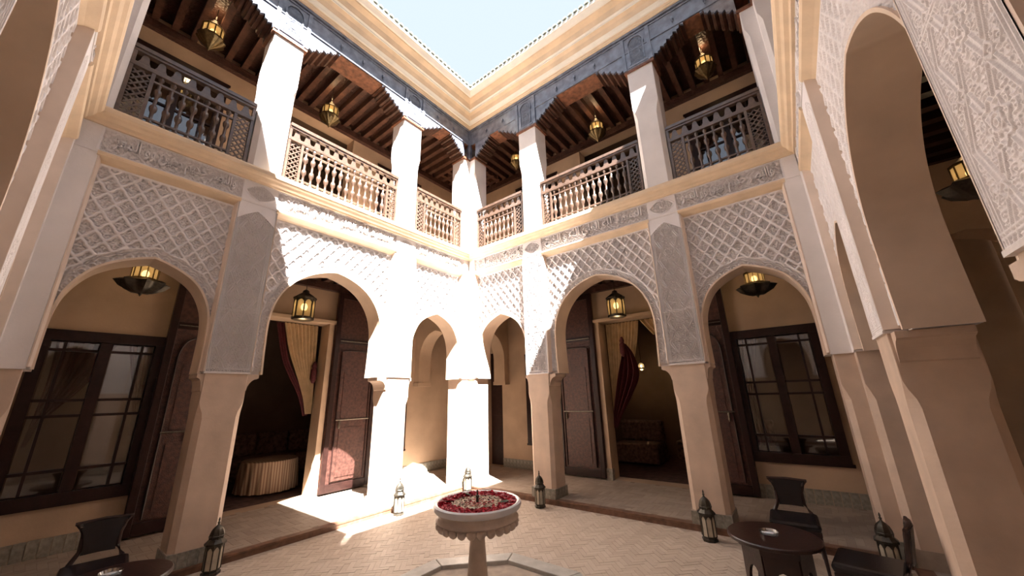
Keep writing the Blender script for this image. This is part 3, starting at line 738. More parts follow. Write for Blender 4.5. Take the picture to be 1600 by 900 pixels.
# ------------------------------------------------------------------ windows
def window(n, side, h, label, z=None):
    s0, s1, z0, z1 = h; r = root('window_%d' % n, side); struct(r, label, 'window')
    fw = .085; nn = -G
    for a in ((s0-.03, s1+.03, nn-.10, nn+.05, z0-.03, z0+fw), (s0-.03, s1+.03, nn-.10, nn+.05, z1-fw, z1+.03), (s0-.03, s0+fw, nn-.10, nn+.045, z0+fw, z1-fw), (s1-fw, s1+.03, nn-.10, nn+.045, z0+fw, z1-fw)):
        box('frame_bar', a, M['plainwood'], r)
    box('frame_lip', (s0-.055, s1+.055, nn, nn+.03, z1+.01, z1+.05), M['plainwood'], r); box('frame_lip', (s0-.055, s1+.055, nn, nn+.04, z0-.06, z0-.02), M['plainwood'], r)
    c = (s0+s1)/2; box('mullion', (c-.055, c+.055, nn-.08, nn+.02, z0+fw, z1-fw), M['plainwood'], r)
    H = z1 - z0; rows = [z0+fw, z0+.17*H, z0+.49*H, z0+.585*H, z0+.90*H, z1-fw] if H > 1.8 else [z0+fw, z0+.5*H, z1-fw]
    for a, b in ((s0+fw, c-.055), (c+.055, s1-fw)):
        xs = [a, a + (b-a)*.3, b] if b < c else [a, a + (b-a)*.7, b]
        for x in xs[1:-1]: box('glazing_bar', (x-.014, x+.014, nn-.06, nn-.015, z0+fw, z1-fw), M['plainwood'], r)
        for zz in rows[1:-1]: box('glazing_bar', (a, b, nn-.058, nn-.013, zz-.016, zz+.016), M['plainwood'], r)
        for x0, x1 in zip(xs[:-1], xs[1:]):
            for q0, q1 in zip(rows[:-1], rows[1:]): box('pane', (x0+.012, x1-.012, nn-.042, nn-.036, q0+.014, q1-.014), M['glass'], r)
    return r
window(1, 'left', WIN[1], 'wide dark wooden window behind the leftmost arch above the leather chair')
window(2, 'right', WIN[0], 'dark wooden window behind the rightmost arch above the chair and table')
window(3, 'left', WIN[0], 'dark wooden window edge glimpsed through the small left corner arch')
window(4, 'right', WIN[1], 'dark wooden window edge glimpsed through the small right corner arch')
window(5, 'left', (UWIN[1][0], UWIN[1][1], 5.4, 7.15), 'dark upper window behind the leftmost blue-grey railing')
window(6, 'right', (UWIN[0][0], UWIN[0][1], 5.4, 7.15), 'dark upper window behind the rightmost railing')
window(7, 'left', (UWIN[0][0], UWIN[0][1], 5.4, 7.15), 'dark upper window behind the short sunny left railing')
window(8, 'right', (UWIN[1][0], UWIN[1][1], 5.4, 7.15), 'dark upper window behind the short right railing by the corner')

# ------------------------------------------------------------------ carved door leaves folded open against the back walls
def arch_poly(a, b, z0, z1, rise, n=10):
    c = (a+b)/2; h = (b-a)/2
    return [(a, z0)] + [(c - h*math.cos(t), z1 - rise + rise*math.sin(t)) for t in np.linspace(0, PI, n)] + [(b, z0)]
def door_leaf(n, side, s0, s1, label, hinge, rise=.30):
    r = root('door_%d' % n, side); struct(r, label, 'door')
    nn = -G + .05; z0, z1 = WALK + .03, 3.78
    box('leaf', (s0, s1, nn, nn+.06, z0, z1), M['doorwood'], r)
    for a in ((s0, s0+.09, z0, z1), (s1-.09, s1, z0, z1), (s0+.09, s1-.09, z1-.12, z1), (s0+.09, s1-.09, z0, z0+.14), (s0+.09, s1-.09, 2.75, 2.85)):
        box('stile' if a[3]-a[2] > 1 else 'rail', (a[0], a[1], nn+.05, nn+.085, a[2], a[3]), M['plainwood'], r, .006)
    p = MB().prism(arch_poly(s0+.16, s1-.16, z0+.18, 2.62, rise), nn+.05, nn+.095).build('wicket', M['doorwood'], r)
    for za, zb in ((z0+.24, 1.18), (1.30, 2.20)):
        MB().box(s0+.24, s1-.24, nn+.09, nn+.105, za, zb).build('wicket_panel', M['doorwood'], p)
    ring = []
    for i, (a, z) in enumerate(arch_poly(s0+.16, s1-.16, z0+.18, 2.62, rise, 14)):
        ring.append((a, nn+.098, z))
    MB().tube(ring, .012, 6).build('wicket_moulding', M['plainwood'], p)
    b = MB().tube([(s0+.13, nn+.115, 1.32), (s1-.15, nn+.115, 1.32)], .012, 8).build('bolt', M['silver'], r)
    c = s0+.22 if hinge < 0 else s1-.22
    MB().lathe([(.012,0),(.022,-.02),(.016,-.07),(.024,-.11),(.010,-.14)], 8, (c, nn+.125, 1.31)).build('bolt_drop', M['silver'], r, True)
    MB().tube([(s0+.10, nn+.10, 2.80), (s1-.10, nn+.10, 2.80)], .008, 6).build('hinge_strap', M['silver'], r)
    return r
door_leaf(1, 'left', 1.07, 2.03, 'tall carved brown door leaf right of the left doorway, bottom lit by sun', 1, .03)
door_leaf(2, 'left', 3.84, 4.52, 'dark carved door leaf with arched panel right of the leftmost window', -1)
door_leaf(3, 'right', 3.82, 4.78, 'tall carved brown door leaf left of the right doorway with cream curtains', 1, .03)
door_leaf(4, 'right', 1.33, 2.04, 'dark carved door leaf left of the rightmost window', -1)
r = root('door_5', 'right'); struct(r, 'dark blue-grey door deep inside the small right corner arch', 'door')
box('leaf', (CORNER_DOOR[0]+.0, CORNER_DOOR[1], -G-.2, -G-.15, WALK, 2.75), M['plainwood'], r)
for a in ((.06, .43), ): box('panel', (CORNER_DOOR[0]+a[0], CORNER_DOOR[0]+a[1], -G-.155, -G-.135, .3, 1.2), M['plainwood'], r); box('panel', (CORNER_DOOR[0]+a[0], CORNER_DOOR[0]+a[1], -G-.155, -G-.135, 1.35, 2.55), M['plainwood'], r)
# plaster surrounds of the two doorways
for side, lab in (('left', 'plaster surround and ledge framing the left doorway'), ('right', 'plaster surround and ledge framing the right doorway')):
    r = root('trim_%d' % (9 if side == 'left' else 10), side); struct(r, lab, 'door frame')
    for a in ((2.05, 2.15), (3.71, 3.81)): box('jamb', (a[0], a[1], -G-.02, -G+.07, WALK, 3.12), M['ochre'], r, .006)
    box('lintel_ledge', (1.95, 3.91, -G, -G+.10, 3.12, 3.19), M['ochre'], r, .008)
    for a in ((2.04, 2.16), (3.70, 3.82)): box('base_tile', (a[0], a[1], -G-.02, -G+.08, WALK, WALK+.2), M['tilegrey'], r)

# ------------------------------------------------------------------ curtains and furniture inside the rooms
def curtain(side, rows, n, label, mt, folds=9, amp=.035, tie=None, group=None, name='curtain'):
    # rows: list of (z, sL, sR)
    r = root(name, side); tag(r, label, 'curtain', group); R = catmull(rows, 5); nu = folds*8; mb = MB(); idx = 0; v = []; f = []
    for i, (z, a, b) in enumerate(R):
        for j in range(nu+1):
            t = j/nu; v.append((a + (b-a)*t, n + amp*math.sin(2*PI*folds*t + .6*math.sin(5*t))*(.6 + .4*abs(b-a)/(abs(rows[0][2]-rows[0][1])+1e-6)), z))
    for i in range(len(R)-1):
        for j in range(nu): q = i*(nu+1)+j; f.append((q, q+1, q+nu+2, q+nu+1))
    mb.v, mb.f = v, f; mb.build('drape', mt, r, True)
    if tie:
        s, z = tie; b = MB(); b.lathe([(.02,.10),(.035,.06),(.05,.02),(.035,-.02),(.055,-.05),(.06,-.22),(.02,-.30)], 10, (s, n+.07, z)); b.build('tassel_tie', M['redcloth'], r, True)
    return r
CN = -G - .24
curtain('left', [(3.10, 2.86, 2.22), (2.6, 2.72, 2.2), (2.1, 2.50, 2.18), (1.75, 2.36, 2.17), (1.45, 2.28, 2.17)], CN, 'cream pleated curtain swept aside in the left doorway above the skirted table', M['creamcloth'], 9, tie=(2.24, 2.3))
curtain('left', [(3.10, 2.98, 2.84), (2.4, 2.78, 2.66), (1.8, 2.44, 2.30), (1.42, 2.3, 2.2)], CN-.05, 'dark red edging drape behind the cream curtain of the left doorway', M['redcloth'], 3, .02)
curtain('right', [(3.10, 3.68, 2.96), (2.75, 3.68, 3.02), (2.3, 3.68, 3.14), (1.8, 3.68, 3.3), (1.3, 3.68, 3.50)], CN, 'cream pleated curtain at the left of the right doorway', M['creamcloth'], 10)
curtain('right', [(2.62, 3.27, 3.21), (2.4, 3.30, 3.08), (2.0, 3.42, 3.02), (1.6, 3.52, 3.22), (1.25, 3.60, 3.44), (1.0, 3.62, 3.56)], CN+.20, 'dark red tied drape with tassel hanging over the cream curtain, right doorway', M['redcloth'], 4, .03, tie=(3.25, 2.66))
curtain('right', [(3.10, 2.93, 2.18), (2.85, 2.75, 2.17), (2.6, 2.55, 2.16), (2.3, 2.32, 2.15)], CN, 'thin cream curtain swept to the right side of the right doorway', M['creamcloth'], 7)
curtain('right', [(2.75, 2.66, 2.58), (2.5, 2.58, 2.25), (2.1, 2.46, 2.2), (1.7, 2.28, 2.16)], CN+.12, 'dark red tied drape at the right side of the right doorway', M['redcloth'], 4, .03)
curtain('left', [(2.50, 5.52, 4.98), (2.0, 5.5, 5.14), (1.55, 5.52, 5.42), (1.25, 5.54, 5.50)], -G-.16, 'dark drape tied to the left inside the leftmost window', M['redcloth'], 6, .03)
curtain('left', [(2.50, 4.86, 4.60), (2.0, 4.74, 4.6), (1.6, 4.66, 4.6), (1.3, 4.64, 4.6)], -G-.16, 'dark drape tied to the right inside the leftmost window', M['redcloth'], 4, .03)
curtain('right', [(2.50, 1.30, .98), (2.0, 1.28, 1.08), (1.5, 1.28, 1.14), (.8, 1.28, 1.05)], -G-.16, 'dark drape inside the rightmost window', M['redcloth'], 5, .03)
def world(side, s, n, z): return frame(side) @ Vector((s, n, z))
def skirted_table(loc, label):
    r = empty('skirted_table', loc); tag(r, label, 'table')
    mb = MB(); seg = 120; rings = []
    for rr_, z in ((.02,.56),(.44,.56),(.465,.545),(.475,.50),(.49,.3),(.51,.03)):
        k = max(0, (.55 - z))/.52
        rings.append([((rr_ + .022*k*math.sin(20*2*PI*j/seg))*math.cos(2*PI*j/seg), (rr_ + .022*k*math.sin(20*2*PI*j/seg))*math.sin(2*PI*j/seg), z) for j in range(seg)])
    mb.loft(rings, cap=False); mb.build('cloth', M['stripe'], r, True)
    MB().lathe([(.43,.525),(.43,.55)], 32).build('table_top', M['chairwood'], r)
    for k in range(3):
        a = 2*PI*k/3; MB().tube([(.3*math.cos(a), .3*math.sin(a), .53), (.34*math.cos(a), .34*math.sin(a), 0)], .02).build('leg', M['chairwood'], r)
    return r
p = world('left', 2.35, -3.1, WALK); skirted_table(p, 'round table with a striped pleated cloth inside the left doorway')
def bench(side, s0, s1, n, label, dz=.45):
    r = root('banquette', side); tag(r, label, 'sofa')
    box('seat', (s0, s1, n, n+.75, WALK+.03, WALK+dz), M['sofa'], r, .04); k = int((s1-s0)/.7)
    for i in range(k): box('back_cushion', (s0 + i*(s1-s0)/k + .01, s0 + (i+1)*(s1-s0)/k - .01, n-.02, n+.2, WALK+dz, WALK+dz+.48), M['sofa'], r, .06)
    return r
bench('left', .6, 3.4, -5.1, 'dark patterned banquette sofa at the back of the left room')
bench('right', 1.2, 3.2, -5.1, 'dark patterned banquette sofa at the back of the right room')
bench('right', 3.35, 4.4, -4.2, 'short patterned banquette at the left of the right room')
r = root('picture_frame', 'right'); tag(r, 'dark framed picture on the wall inside the right doorway', 'picture'); box('frame', (1.9, 2.5, -5.19, -5.15, 1.55, 2.6), M['plainwood'], r); box('canvas', (1.97, 2.43, -5.152, -5.14, 1.62, 2.53), M['sofa'], r)

# ------------------------------------------------------------------ balcony railings
def bell_mesh(wd=.098, h=.155):
    p = [(-wd*.62, 0), (wd*.62, 0), (wd*.55, h*.18), (wd*.42, h*.35), (wd*.36, h*.62), (wd*.26, h*.86), (0, h), (-wd*.26, h*.86), (-wd*.36, h*.62), (-wd*.42, h*.35), (-wd*.55, h*.18)]
    return MB().prism(p, -.012, .012).mesh('bell_slat', M['railwood'])
BELL = bell_mesh()
pr = [(.011,0),(.017,.015),(.017,.03),(.010,.045),(.010,.12),(.019,.14),(.022,.165),(.019,.19),(.010,.205),(.010,.28),(.019,.30),(.022,.325),(.019,.35),(.010,.365),(.010,.44),(.017,.455),(.017,.47),(.011,.485)]
BAL = MB().lathe(pr, 8).mesh('baluster', M['railwood'], True)
def lattice_mesh(wd, h):
    b = MB(); step = .084
    k = 0; L = wd + h
    c = -h
    while c < wd:
        for sg in (1, -1):
            # diagonal strips clipped to the panel
            t0 = max(0, -c); t1 = min(h, wd - c)
            if t1 - t0 > .01:
                q = .0125
                p = [(c+t0-q, t0), (c+t0+q, t0), (c+t1+q, t1), (c+t1-q, t1)]
                if sg < 0: p = [(wd - x, z) for x, z in p]
                b.prism([(x, z) for x, z in p], -.009 if sg > 0 else -.004, .004 if sg > 0 else .009)
        c += step
    return b.mesh('lattice_panel', M['railwood'])
LAT = lattice_mesh(.15, .66)
def railing(side, s0, s1, label):
    r = root('balcony_railing', side); tag(r, label, 'railing', 'carved wooden balcony railings'); n = -.11; z0 = ZT
    box('bottom_rail', (s0, s1, n-.035, n+.035, z0+.03, z0+.09), M['railwood'], r, .006)
    box('middle_rail', (s0, s1, n-.035, n+.035, z0+.77, z0+.83), M['railwood'], r, .006)
    tr = MB(); tr.box(s0, s1, n-.05, n+.05, z0+1.01, z0+1.06); tr.box(s0, s1, n-.035, n+.035, z0+.975, z0+1.01); tr.build('top_rail', M['railwood'], r)
    for e in (s0, s0+.20, s1-.235, s1-.035):
        box('post', (e, e+.035, n-.03, n+.03, z0+.09, z0+.77), M['railwood'], r)
    for e in (s0, s1-.035): box('post', (e, e+.035, n-.03, n+.03, z0+.83, z0+.975), M['railwood'], r)
    for e in (s0+.042, s1-.193): put('lattice_panel', LAT, r, Matrix.Translation((e, n, z0+.10)))
    a, b = s0+.235, s1-.235; k = max(5, int(round((b-a)/.118))); d = (b-a)/k
    for h in (.15, .66): box('spindle_rail', (a, b, n-.018, n+.018, z0+h, z0+h+.024), M['railwood'], r)
    for i in range(k): put('baluster', BAL, r, Matrix.Translation((a + d*(i+.5), n, z0+.09)) @ Matrix.Diagonal((1.75, 1.75, 1.402, 1)))
    a, b = s0+.04, s1-.04; k = int(round((b-a)/.155)); d = (b-a)/k
    for i in range(k): put('bell_slat', BELL, r, Matrix.Translation((a + d*(i+.5), n, z0+.825)))
    return r
railing('left', 4.395, 5.685, 'dark blue-grey shaded balcony railing at the far left')
railing('left', 1.935, 3.925, 'long sunlit orange-brown railing of the left balcony')
railing('left', .175, 1.465, 'short sunlit railing of the left balcony next to the corner column')
railing('right', 4.395, 5.685, 'short sunlit railing of the right balcony next to the corner column')
railing('right', 1.935, 3.925, 'long railing of the right balcony, half sunlit and half shaded')
railing('right', .175, 1.465, 'dark shaded balcony railing at the far right')

# ------------------------------------------------------------------ lanterns
def floor_lantern_proto():
    r = empty('floor_lantern')
    MB().lathe([(.075,0),(.078,.01),(.078,.025),(.066,.032),(.072,.04),(.072,.05)], 8, ph=PI/8).build('base', M['iron'], r)
    MB().lathe([(.066,.245),(.088,.252),(.09,.268),(.075,.282),(.06,.30)], 8, ph=PI/8).build('shoulder', M['iron'], r)
    dome = MB().lathe([(.056,.298),(.060,.315),(.057,.345),(.046,.378),(.028,.400),(.014,.412)], 16, rmod=lambda a, z: 1 + .06*math.cos(8*a)).build('dome', M['iron'], r, True)
    MB().lathe([(.061,.318),(.066,.324),(.061,.330)], 16).build('dome_band', M['iron'], dome)
    MB().lathe([(.014,.410),(.008,.425),(.013,.437),(.006,.448),(.009,.46),(.002,.482)], 8).build('finial', M['iron'], r, True)
    bar = MB().box(-.005, .005, -.005, .005, .045, .25).mesh('bar', M['iron']); pane = MB().box(-.003, .003, -.0225, .0225, .05, .245).mesh('pane', M['frost'])
    arch = MB().prism([(-.026,.247),(-.026,.205),(-.019,.212),(-.010,.228),(0,.236),(.010,.228),(.019,.212),(.026,.205),(.026,.247)], -.002, .004, 'x').mesh('arch_plate', M['iron'])
    for k in range(8):
        a = PI/8 + k*PI/4; put('bar', bar, r, Matrix.Rotation(a, 4, 'Z') @ Matrix.Translation((.070, 0, 0)))
        a2 = k*PI/4; put('pane', pane, r, Matrix.Rotation(a2, 4, 'Z') @ Matrix.Translation((.061, 0, 0))); put('arch_plate', arch, r, Matrix.Rotation(a2, 4, 'Z') @ Matrix.Translation((.064, 0, 0)))
    return r
fl_proto = floor_lantern_proto()
FLS = [((.20, -3.93, 0), 1.08, 'dark metal floor lantern at the foot of the shaded left pillar'), ((.19, -1.66, 0), 1.06, 'sun-bleached floor lantern at the foot of the sunlit left pillar'),
       ((.12, -.12, 0), 1.0, 'pale sunlit floor lantern in the far corner behind the fountain bowl'), ((1.78, -.21, 0), 1.08, 'dark metal floor lantern just right of the fountain, by the pillar'),
       ((4.17, -.25, 0), 1.10, 'greenish metal floor lantern at the foot of the pillar left of the table'), ((5.70, -.22, 0), 1.05, 'dark floor lantern half hidden behind the rightmost chair')]
for i, (loc, k, lab) in enumerate(FLS):
    o = fl_proto if i == 0 else copy_tree(fl_proto); o.location = loc; o.scale = (k, k, k); o.rotation_euler.z = .3*i
    tag(o, lab, 'lantern', 'moroccan floor lanterns')
def chain(r, z0, z1):
    o = MB().tube([(0,0,z0),(0,0,z1)], .006, 6).build('chain', M['iron'], r)
def point(name, loc, e, size=.05, parent=None):
    l = bpy.data.lights.new(name, 'POINT'); l.energy = e; l.color = (1, .68, .36); l.shadow_soft_size = size
    o = bpy.data.objects.new(name, l); COL.objects.link(o)
    if parent: o.parent = parent
    o.location = loc; return o
def hang_a(loc, top, label, rz=0):     # octagonal lantern, tall amber panes; loc = centre of its cage
    r = empty('hanging_lantern', loc, rz); tag(r, label, 'lantern', 'octagonal hanging lanterns')
    MB().lathe([(.155,-.205),(.165,-.195),(.165,-.165),(.15,-.155)], 8, ph=PI/8).build('bottom_ring', M['iron'], r)
    MB().lathe([(.155,.135),(.172,.145),(.172,.17),(.15,.185),(.10,.225),(.055,.25),(.045,.29),(.012,.31)], 8, ph=PI/8).build('cap', M['iron'], r)
    bar = MB().box(-.008, .008, -.010, .010, -.16, .14).mesh('bar', M['iron']); pane = MB().box(-.003, .003, -.053, .053, -.155, .135).mesh('pane', M['amber'])
    arch = MB().prism([(-.056,.14),(-.056,.075),(-.04,.09),(-.02,.115),(0,.122),(.02,.115),(.04,.09),(.056,.075),(.056,.14)], -.002, .006, 'x').mesh('arch_plate', M['iron'])
    for k in range(8):
        a = PI/8 + k*PI/4; put('bar', bar, r, Matrix.Rotation(a, 4, 'Z') @ Matrix.Translation((.152, 0, 0)))
        a = k*PI/4; put('pane', pane, r, Matrix.Rotation(a, 4, 'Z') @ Matrix.Translation((.138, 0, 0))); put('arch_plate', arch, r, Matrix.Rotation(a, 4, 'Z') @ Matrix.Translation((.141, 0, 0)))
    MB().lathe([(.005,-.05),(.04,-.03),(.05,.02),(.035,.06),(.005,.08)], 10).build('bulb', M['bulb'], r, True)
    chain(r, .30, top - loc[2]); point('lantern_light', (0, 0, -.28), 1.2, .06, r); return r
def hang_b(loc, top, label, k=.80, e=1.2, rz=0):   # drum of amber panes above a dark scalloped star bowl
    r = empty('hanging_lantern', loc, rz); tag(r, label, 'lantern', 'star bowl hanging lanterns'); r.scale = (k, k, k)
    MB().lathe([(.02,-.25),(.10,-.24),(.20,-.17),(.255,-.085),(.20,-.05),(.14,-.045)], 64, rmod=lambda a, z: 1 + .30*(1 - abs(math.sin(4*a)))*(1 if z < -.03 else 0)).build('star_bowl', M['iron'], r, True)
    MB().lathe([(.004,-.30),(.016,-.275),(.03,-.25)], 10).build('drop', M['iron'], r, True)
    MB().lathe([(.15,-.055),(.165,-.045),(.165,-.02),(.15,-.01)], 12).build('lower_ring', M['brass'], r)
    MB().lathe([(.15,.155),(.165,.16),(.165,.185),(.13,.21),(.06,.26),(.012,.30)], 12).build('cap', M['brass'], r)
    bar = MB().box(-.006, .006, -.006, .006, -.02, .16).mesh('bar', M['brass']); pane = MB().box(-.003, .003, -.036, .036, -.015, .158).mesh('pane', M['amber'])
    for q in range(12):
        put('bar', bar, r, Matrix.Rotation(q*PI/6, 4, 'Z') @ Matrix.Translation((.155, 0, 0))); put('pane', pane, r, Matrix.Rotation(q*PI/6 + PI/12, 4, 'Z') @ Matrix.Translation((.146, 0, 0)))
    MB().lathe([(.005,-.0),(.04,.03),(.05,.07),(.035,.11),(.005,.13)], 10).build('bulb', M['bulb'], r, True)
    chain(r, .29, (top - loc[2])/k); point('lantern_light', (0, 0, .42), e, .06, r); return r
def hang_c(loc, top, label, k=1.0, e=1.2, rz=0):   # brass star ball with lit panes
    r = empty('hanging_lantern', loc, rz); tag(r, label, 'lantern', 'brass balcony lanterns'); r.scale = (k, k, k)
    MB().lathe([(.004,-.30),(.02,-.26),(.055,-.22),(.12,-.16),(.165,-.09),(.15,-.05)], 48, rmod=lambda a, z: 1 + .14*abs(math.cos(5*a))).build('star_bowl', M['brass'], r, True)
    MB().lathe([(.135,-.06),(.15,-.05),(.15,-.03),(.135,-.02)], 10).build('ring', M['brass'], r)
    MB().lathe([(.135,.12),(.155,.13),(.13,.17),(.07,.22),(.05,.27),(.01,.31)], 10).build('cap', M['brass'], r)
    bar = MB().box(-.007, .007, -.008, .008, -.03, .13).mesh('bar', M['brass']); pane = MB().box(-.003, .003, -.038, .038, -.025, .125).mesh('pane', M['amber'])
    for q in range(10):
        put('bar', bar, r, Matrix.Rotation(q*PI/5, 4, 'Z') @ Matrix.Translation((.14, 0, 0))); put('pane', pane, r, Matrix.Rotation(q*PI/5 + PI/10, 4, 'Z') @ Matrix.Translation((.130, 0, 0)))
    MB().lathe([(.005,-.0),(.04,.03),(.05,.07),(.035,.11),(.005,.13)], 10).build('bulb', M['bulb'], r, True)
    chain(r, .30, (top - loc[2])/k); point('lantern_light', (0, 0, .40), e, .06, r); return r
LC, UCZ = 4.05, 7.78
hang_a((-.9, -2.94, 3.16), LC, 'amber octagonal lantern hanging in the big sunlit left arch')
hang_a((2.91, .9, 3.20), LC, 'amber octagonal lantern hanging in the big shaded right arch')
hang_b((-.9, -4.86, 3.22), LC, 'star lantern with wide dark bowl hanging in the leftmost arch')
hang_b((5.09, .9, 3.20), LC, 'star lantern with dark bowl hanging in the rightmost arch above the window')
hang_b((6.80, -1.08, 3.28), LC, 'glowing lantern half hidden behind the large carved strip at the right edge', .7, e=.3)
hang_c((-.9, -4.84, 7.23), UCZ, 'bright brass lantern hanging at the top left balcony')
hang_c((-.9, -2.95, 7.03), UCZ, 'dim brass lantern over the long sunny left balcony railing', 1.0, 1.2)
hang_c((2.92, .9, 7.08), UCZ, 'small lit brass lantern over the long right balcony railing', 1.0, 1.2)
hang_c((5.07, .9, 7.32), UCZ, 'bright brass lantern over the dark rightmost balcony railing')
hang_c((.75, .9, 7.32), UCZ, 'tiny lit lantern beside the half sunlit column near the far corner', .9, 1.2)
p = (2.12, 4.2, 2.29)
r = empty('hanging_lantern', p); tag(r, 'small glowing red-gold lamp hanging inside the right doorway', 'lantern')
MB().lathe([(.02,-.09),(.08,-.06),(.09,-.03),(.07,-.02)], 12).build('bowl', M['brass'], r, True); MB().lathe([(.06,-.03),(.075,.02),(.06,.07),(.03,.10)], 12).build('lamp_shade', M['amber'], r, True)
MB().lathe([(.03,.10),(.04,.11),(.01,.16)], 12).build('cap', M['brass'], r); chain(r, .15, 3.9 - 2.29); MB().lathe([(.004,-.02),(.025,.0),(.03,.03),(.005,.06)], 8).build('bulb', M['bulb'], r, True); point('lantern_light', (0, 0, -.14), 3, .05, r)

# ------------------------------------------------------------------ fountain, basin, petals
fx, fy = OC
r = fountain = empty('fountain', (fx, fy, 0)); tag(r, 'marble bowl fountain full of red petals on a stem in an octagonal stone basin', 'fountain')
MB().lathe([(.19,-.15),(.19,.02),(.15,.04),(.115,.07),(.10,.12),(.085,.25),(.07,.42),(.062,.52),(.066,.57),(.09,.60),(.15,.615)], 32).build('pedestal', M['marble'], r, True)
MB().lathe([(.05,.595),(.18,.605),(.28,.615),(.318,.635),(.330,.662),(.352,.672),(.356,.680),(.349,.688),(.337,.70),(.335,.72),(.340,.735),(.352,.752),(.352,.757),(.335,.757),(.31,.75),(.02,.74)], 64).build('bowl', M['marble'], r, True)
MB().lathe([(.345,.742),(.370,.752),(.382,.775),(.378,.797),(.362,.806),(.345,.80),(.338,.78),(.335,.745)], 64).build('bowl_rim', M['rim'], r, True)
gme = MB().lathe([(.004,-.036),(.022,-.032),(.035,-.012),(.037,.006),(.028,.022),(.004,.03)], 12).mesh('gadroon', M['marble'], True)
for k in range(26):
    a = 2*PI*k/26; put('gadroon', gme, r, Matrix.Translation((.322*math.cos(a), .322*math.sin(a), .643)) @ Matrix.Rotation(a, 4, 'Z') @ Matrix.Rotation(.45, 4, 'Y'))
MB().lathe([(.335,.777),(.004,.777)], 40, cap=False).build('bowl_water', M['water'], r)
MB().lathe([(.020,.765),(.020,.785),(.011,.79),(.011,.83),(.016,.835),(.016,.845),(.007,.85),(.007,.885),(.002,.89)], 10).build('spout', M['iron'], r, True)
def petals(name, lst, mt, label, cat):
    mb = MB()
    for (x, y, z, s, tilt, yaw) in lst:
        st = len(mb.v); ring = [(0,-.6,.12),(.5,-.25,.0),(.62,.25,.18),(.3,.6,.32),(-.3,.6,.32),(-.62,.25,.18),(-.5,-.25,0)]
        mb.v.append((0,0,-.08)); mb.v += ring
        for j in range(7): mb.f.append((st, st+1+j, st+1+(j+1) % 7))
        mb.rot(st, Matrix.Translation((x, y, z)) @ Matrix.Rotation(yaw, 4, 'Z') @ Matrix.Rotation(tilt, 4, 'X') @ Matrix.Scale(s, 4))
    o = mb.build(name, mt); tag(o, label, cat, kind='stuff'); return o
rp = []; wp = []
for i in range(1500):
    rad = random.uniform(.225, .335); a = random.uniform(0, 2*PI); rp.append((fx + rad*math.cos(a), fy + rad*math.sin(a), .779 + random.uniform(0, .022), random.uniform(.016, .026), random.uniform(-.7, .7), random.uniform(0, 6.3)))
for i in range(260):
    rad = random.uniform(.03, .15)*1.0; a = random.uniform(0, 2*PI); rp.append((fx + rad*math.cos(a), fy + rad*math.sin(a), .783 + random.uniform(0, .012), random.uniform(.009, .014), random.uniform(-.5, .5), random.uniform(0, 6.3)))
for i in range(1000):
    rad = math.sqrt(random.uniform(.02**2, .225**2)); a = random.uniform(0, 2*PI); wp.append((fx + rad*math.cos(a), fy + rad*math.sin(a), .781 + random.uniform(0, .012), random.uniform(.012, .019), random.uniform(-.5, .5), random.uniform(0, 6.3)))
petals('rose_petals', rp, M['red'], 'ring of red rose petals floating in the fountain bowl', 'petals'); petals('cream_petals', wp, M['white_petal'], 'disc of cream petals in the middle of the fountain bowl', 'petals')
LEAF = ['far left', 'left', 'front', 'right']
for i, a in enumerate((2.75, 3.9, 5.3, .3)):
    st = MB(); L = .055; v = [(-L,0,0),(-L*.4,.018,.008),(L*.4,.018,.008),(L,0,.004),(L*.4,-.018,.008),(-L*.4,-.018,.008),(0,0,-.002)]
    st.v = v; st.f = [(6,0,1),(6,1,2),(6,2,3),(6,3,4),(6,4,5),(6,5,0)]
    o = st.build('green_leaf', M['leaf']); o.location = (fx + .25*math.cos(a), fy + .25*math.sin(a), .806); o.rotation_euler = (.2, -.15, a + .5)
    tag(o, 'small grey-green leaf on the %s of the rose petal ring' % LEAF[i], 'leaf', 'leaves among the petals')
r = fountain
for k in range(8):
    a0, a1 = PI/8 + k*PI/4 + .004, PI/8 + (k+1)*PI/4 - .004; R0, R1 = .82/math.cos(PI/8), 1.0/math.cos(PI/8)
    p4 = [(R0*math.cos(a0), R0*math.sin(a0)), (R1*math.cos(a0), R1*math.sin(a0)), (R1*math.cos(a1), R1*math.sin(a1)), (R0*math.cos(a1), R0*math.sin(a1))]
    o = MB().prism(p4, -.18, .035, 'z').build('rim_stone', M['stone'], r); md = o.modifiers.new('bevel', 'BEVEL'); md.width = .008; md.segments = 2
MB().lathe([(.90,-.17),(.90,-.16)], 8, ph=PI/8).build('basin_floor', M['basinwall'], r)
MB().lathe([(.89,-.10),(.004,-.10)], 8, ph=PI/8, cap=False).build('water', M['water'], r)

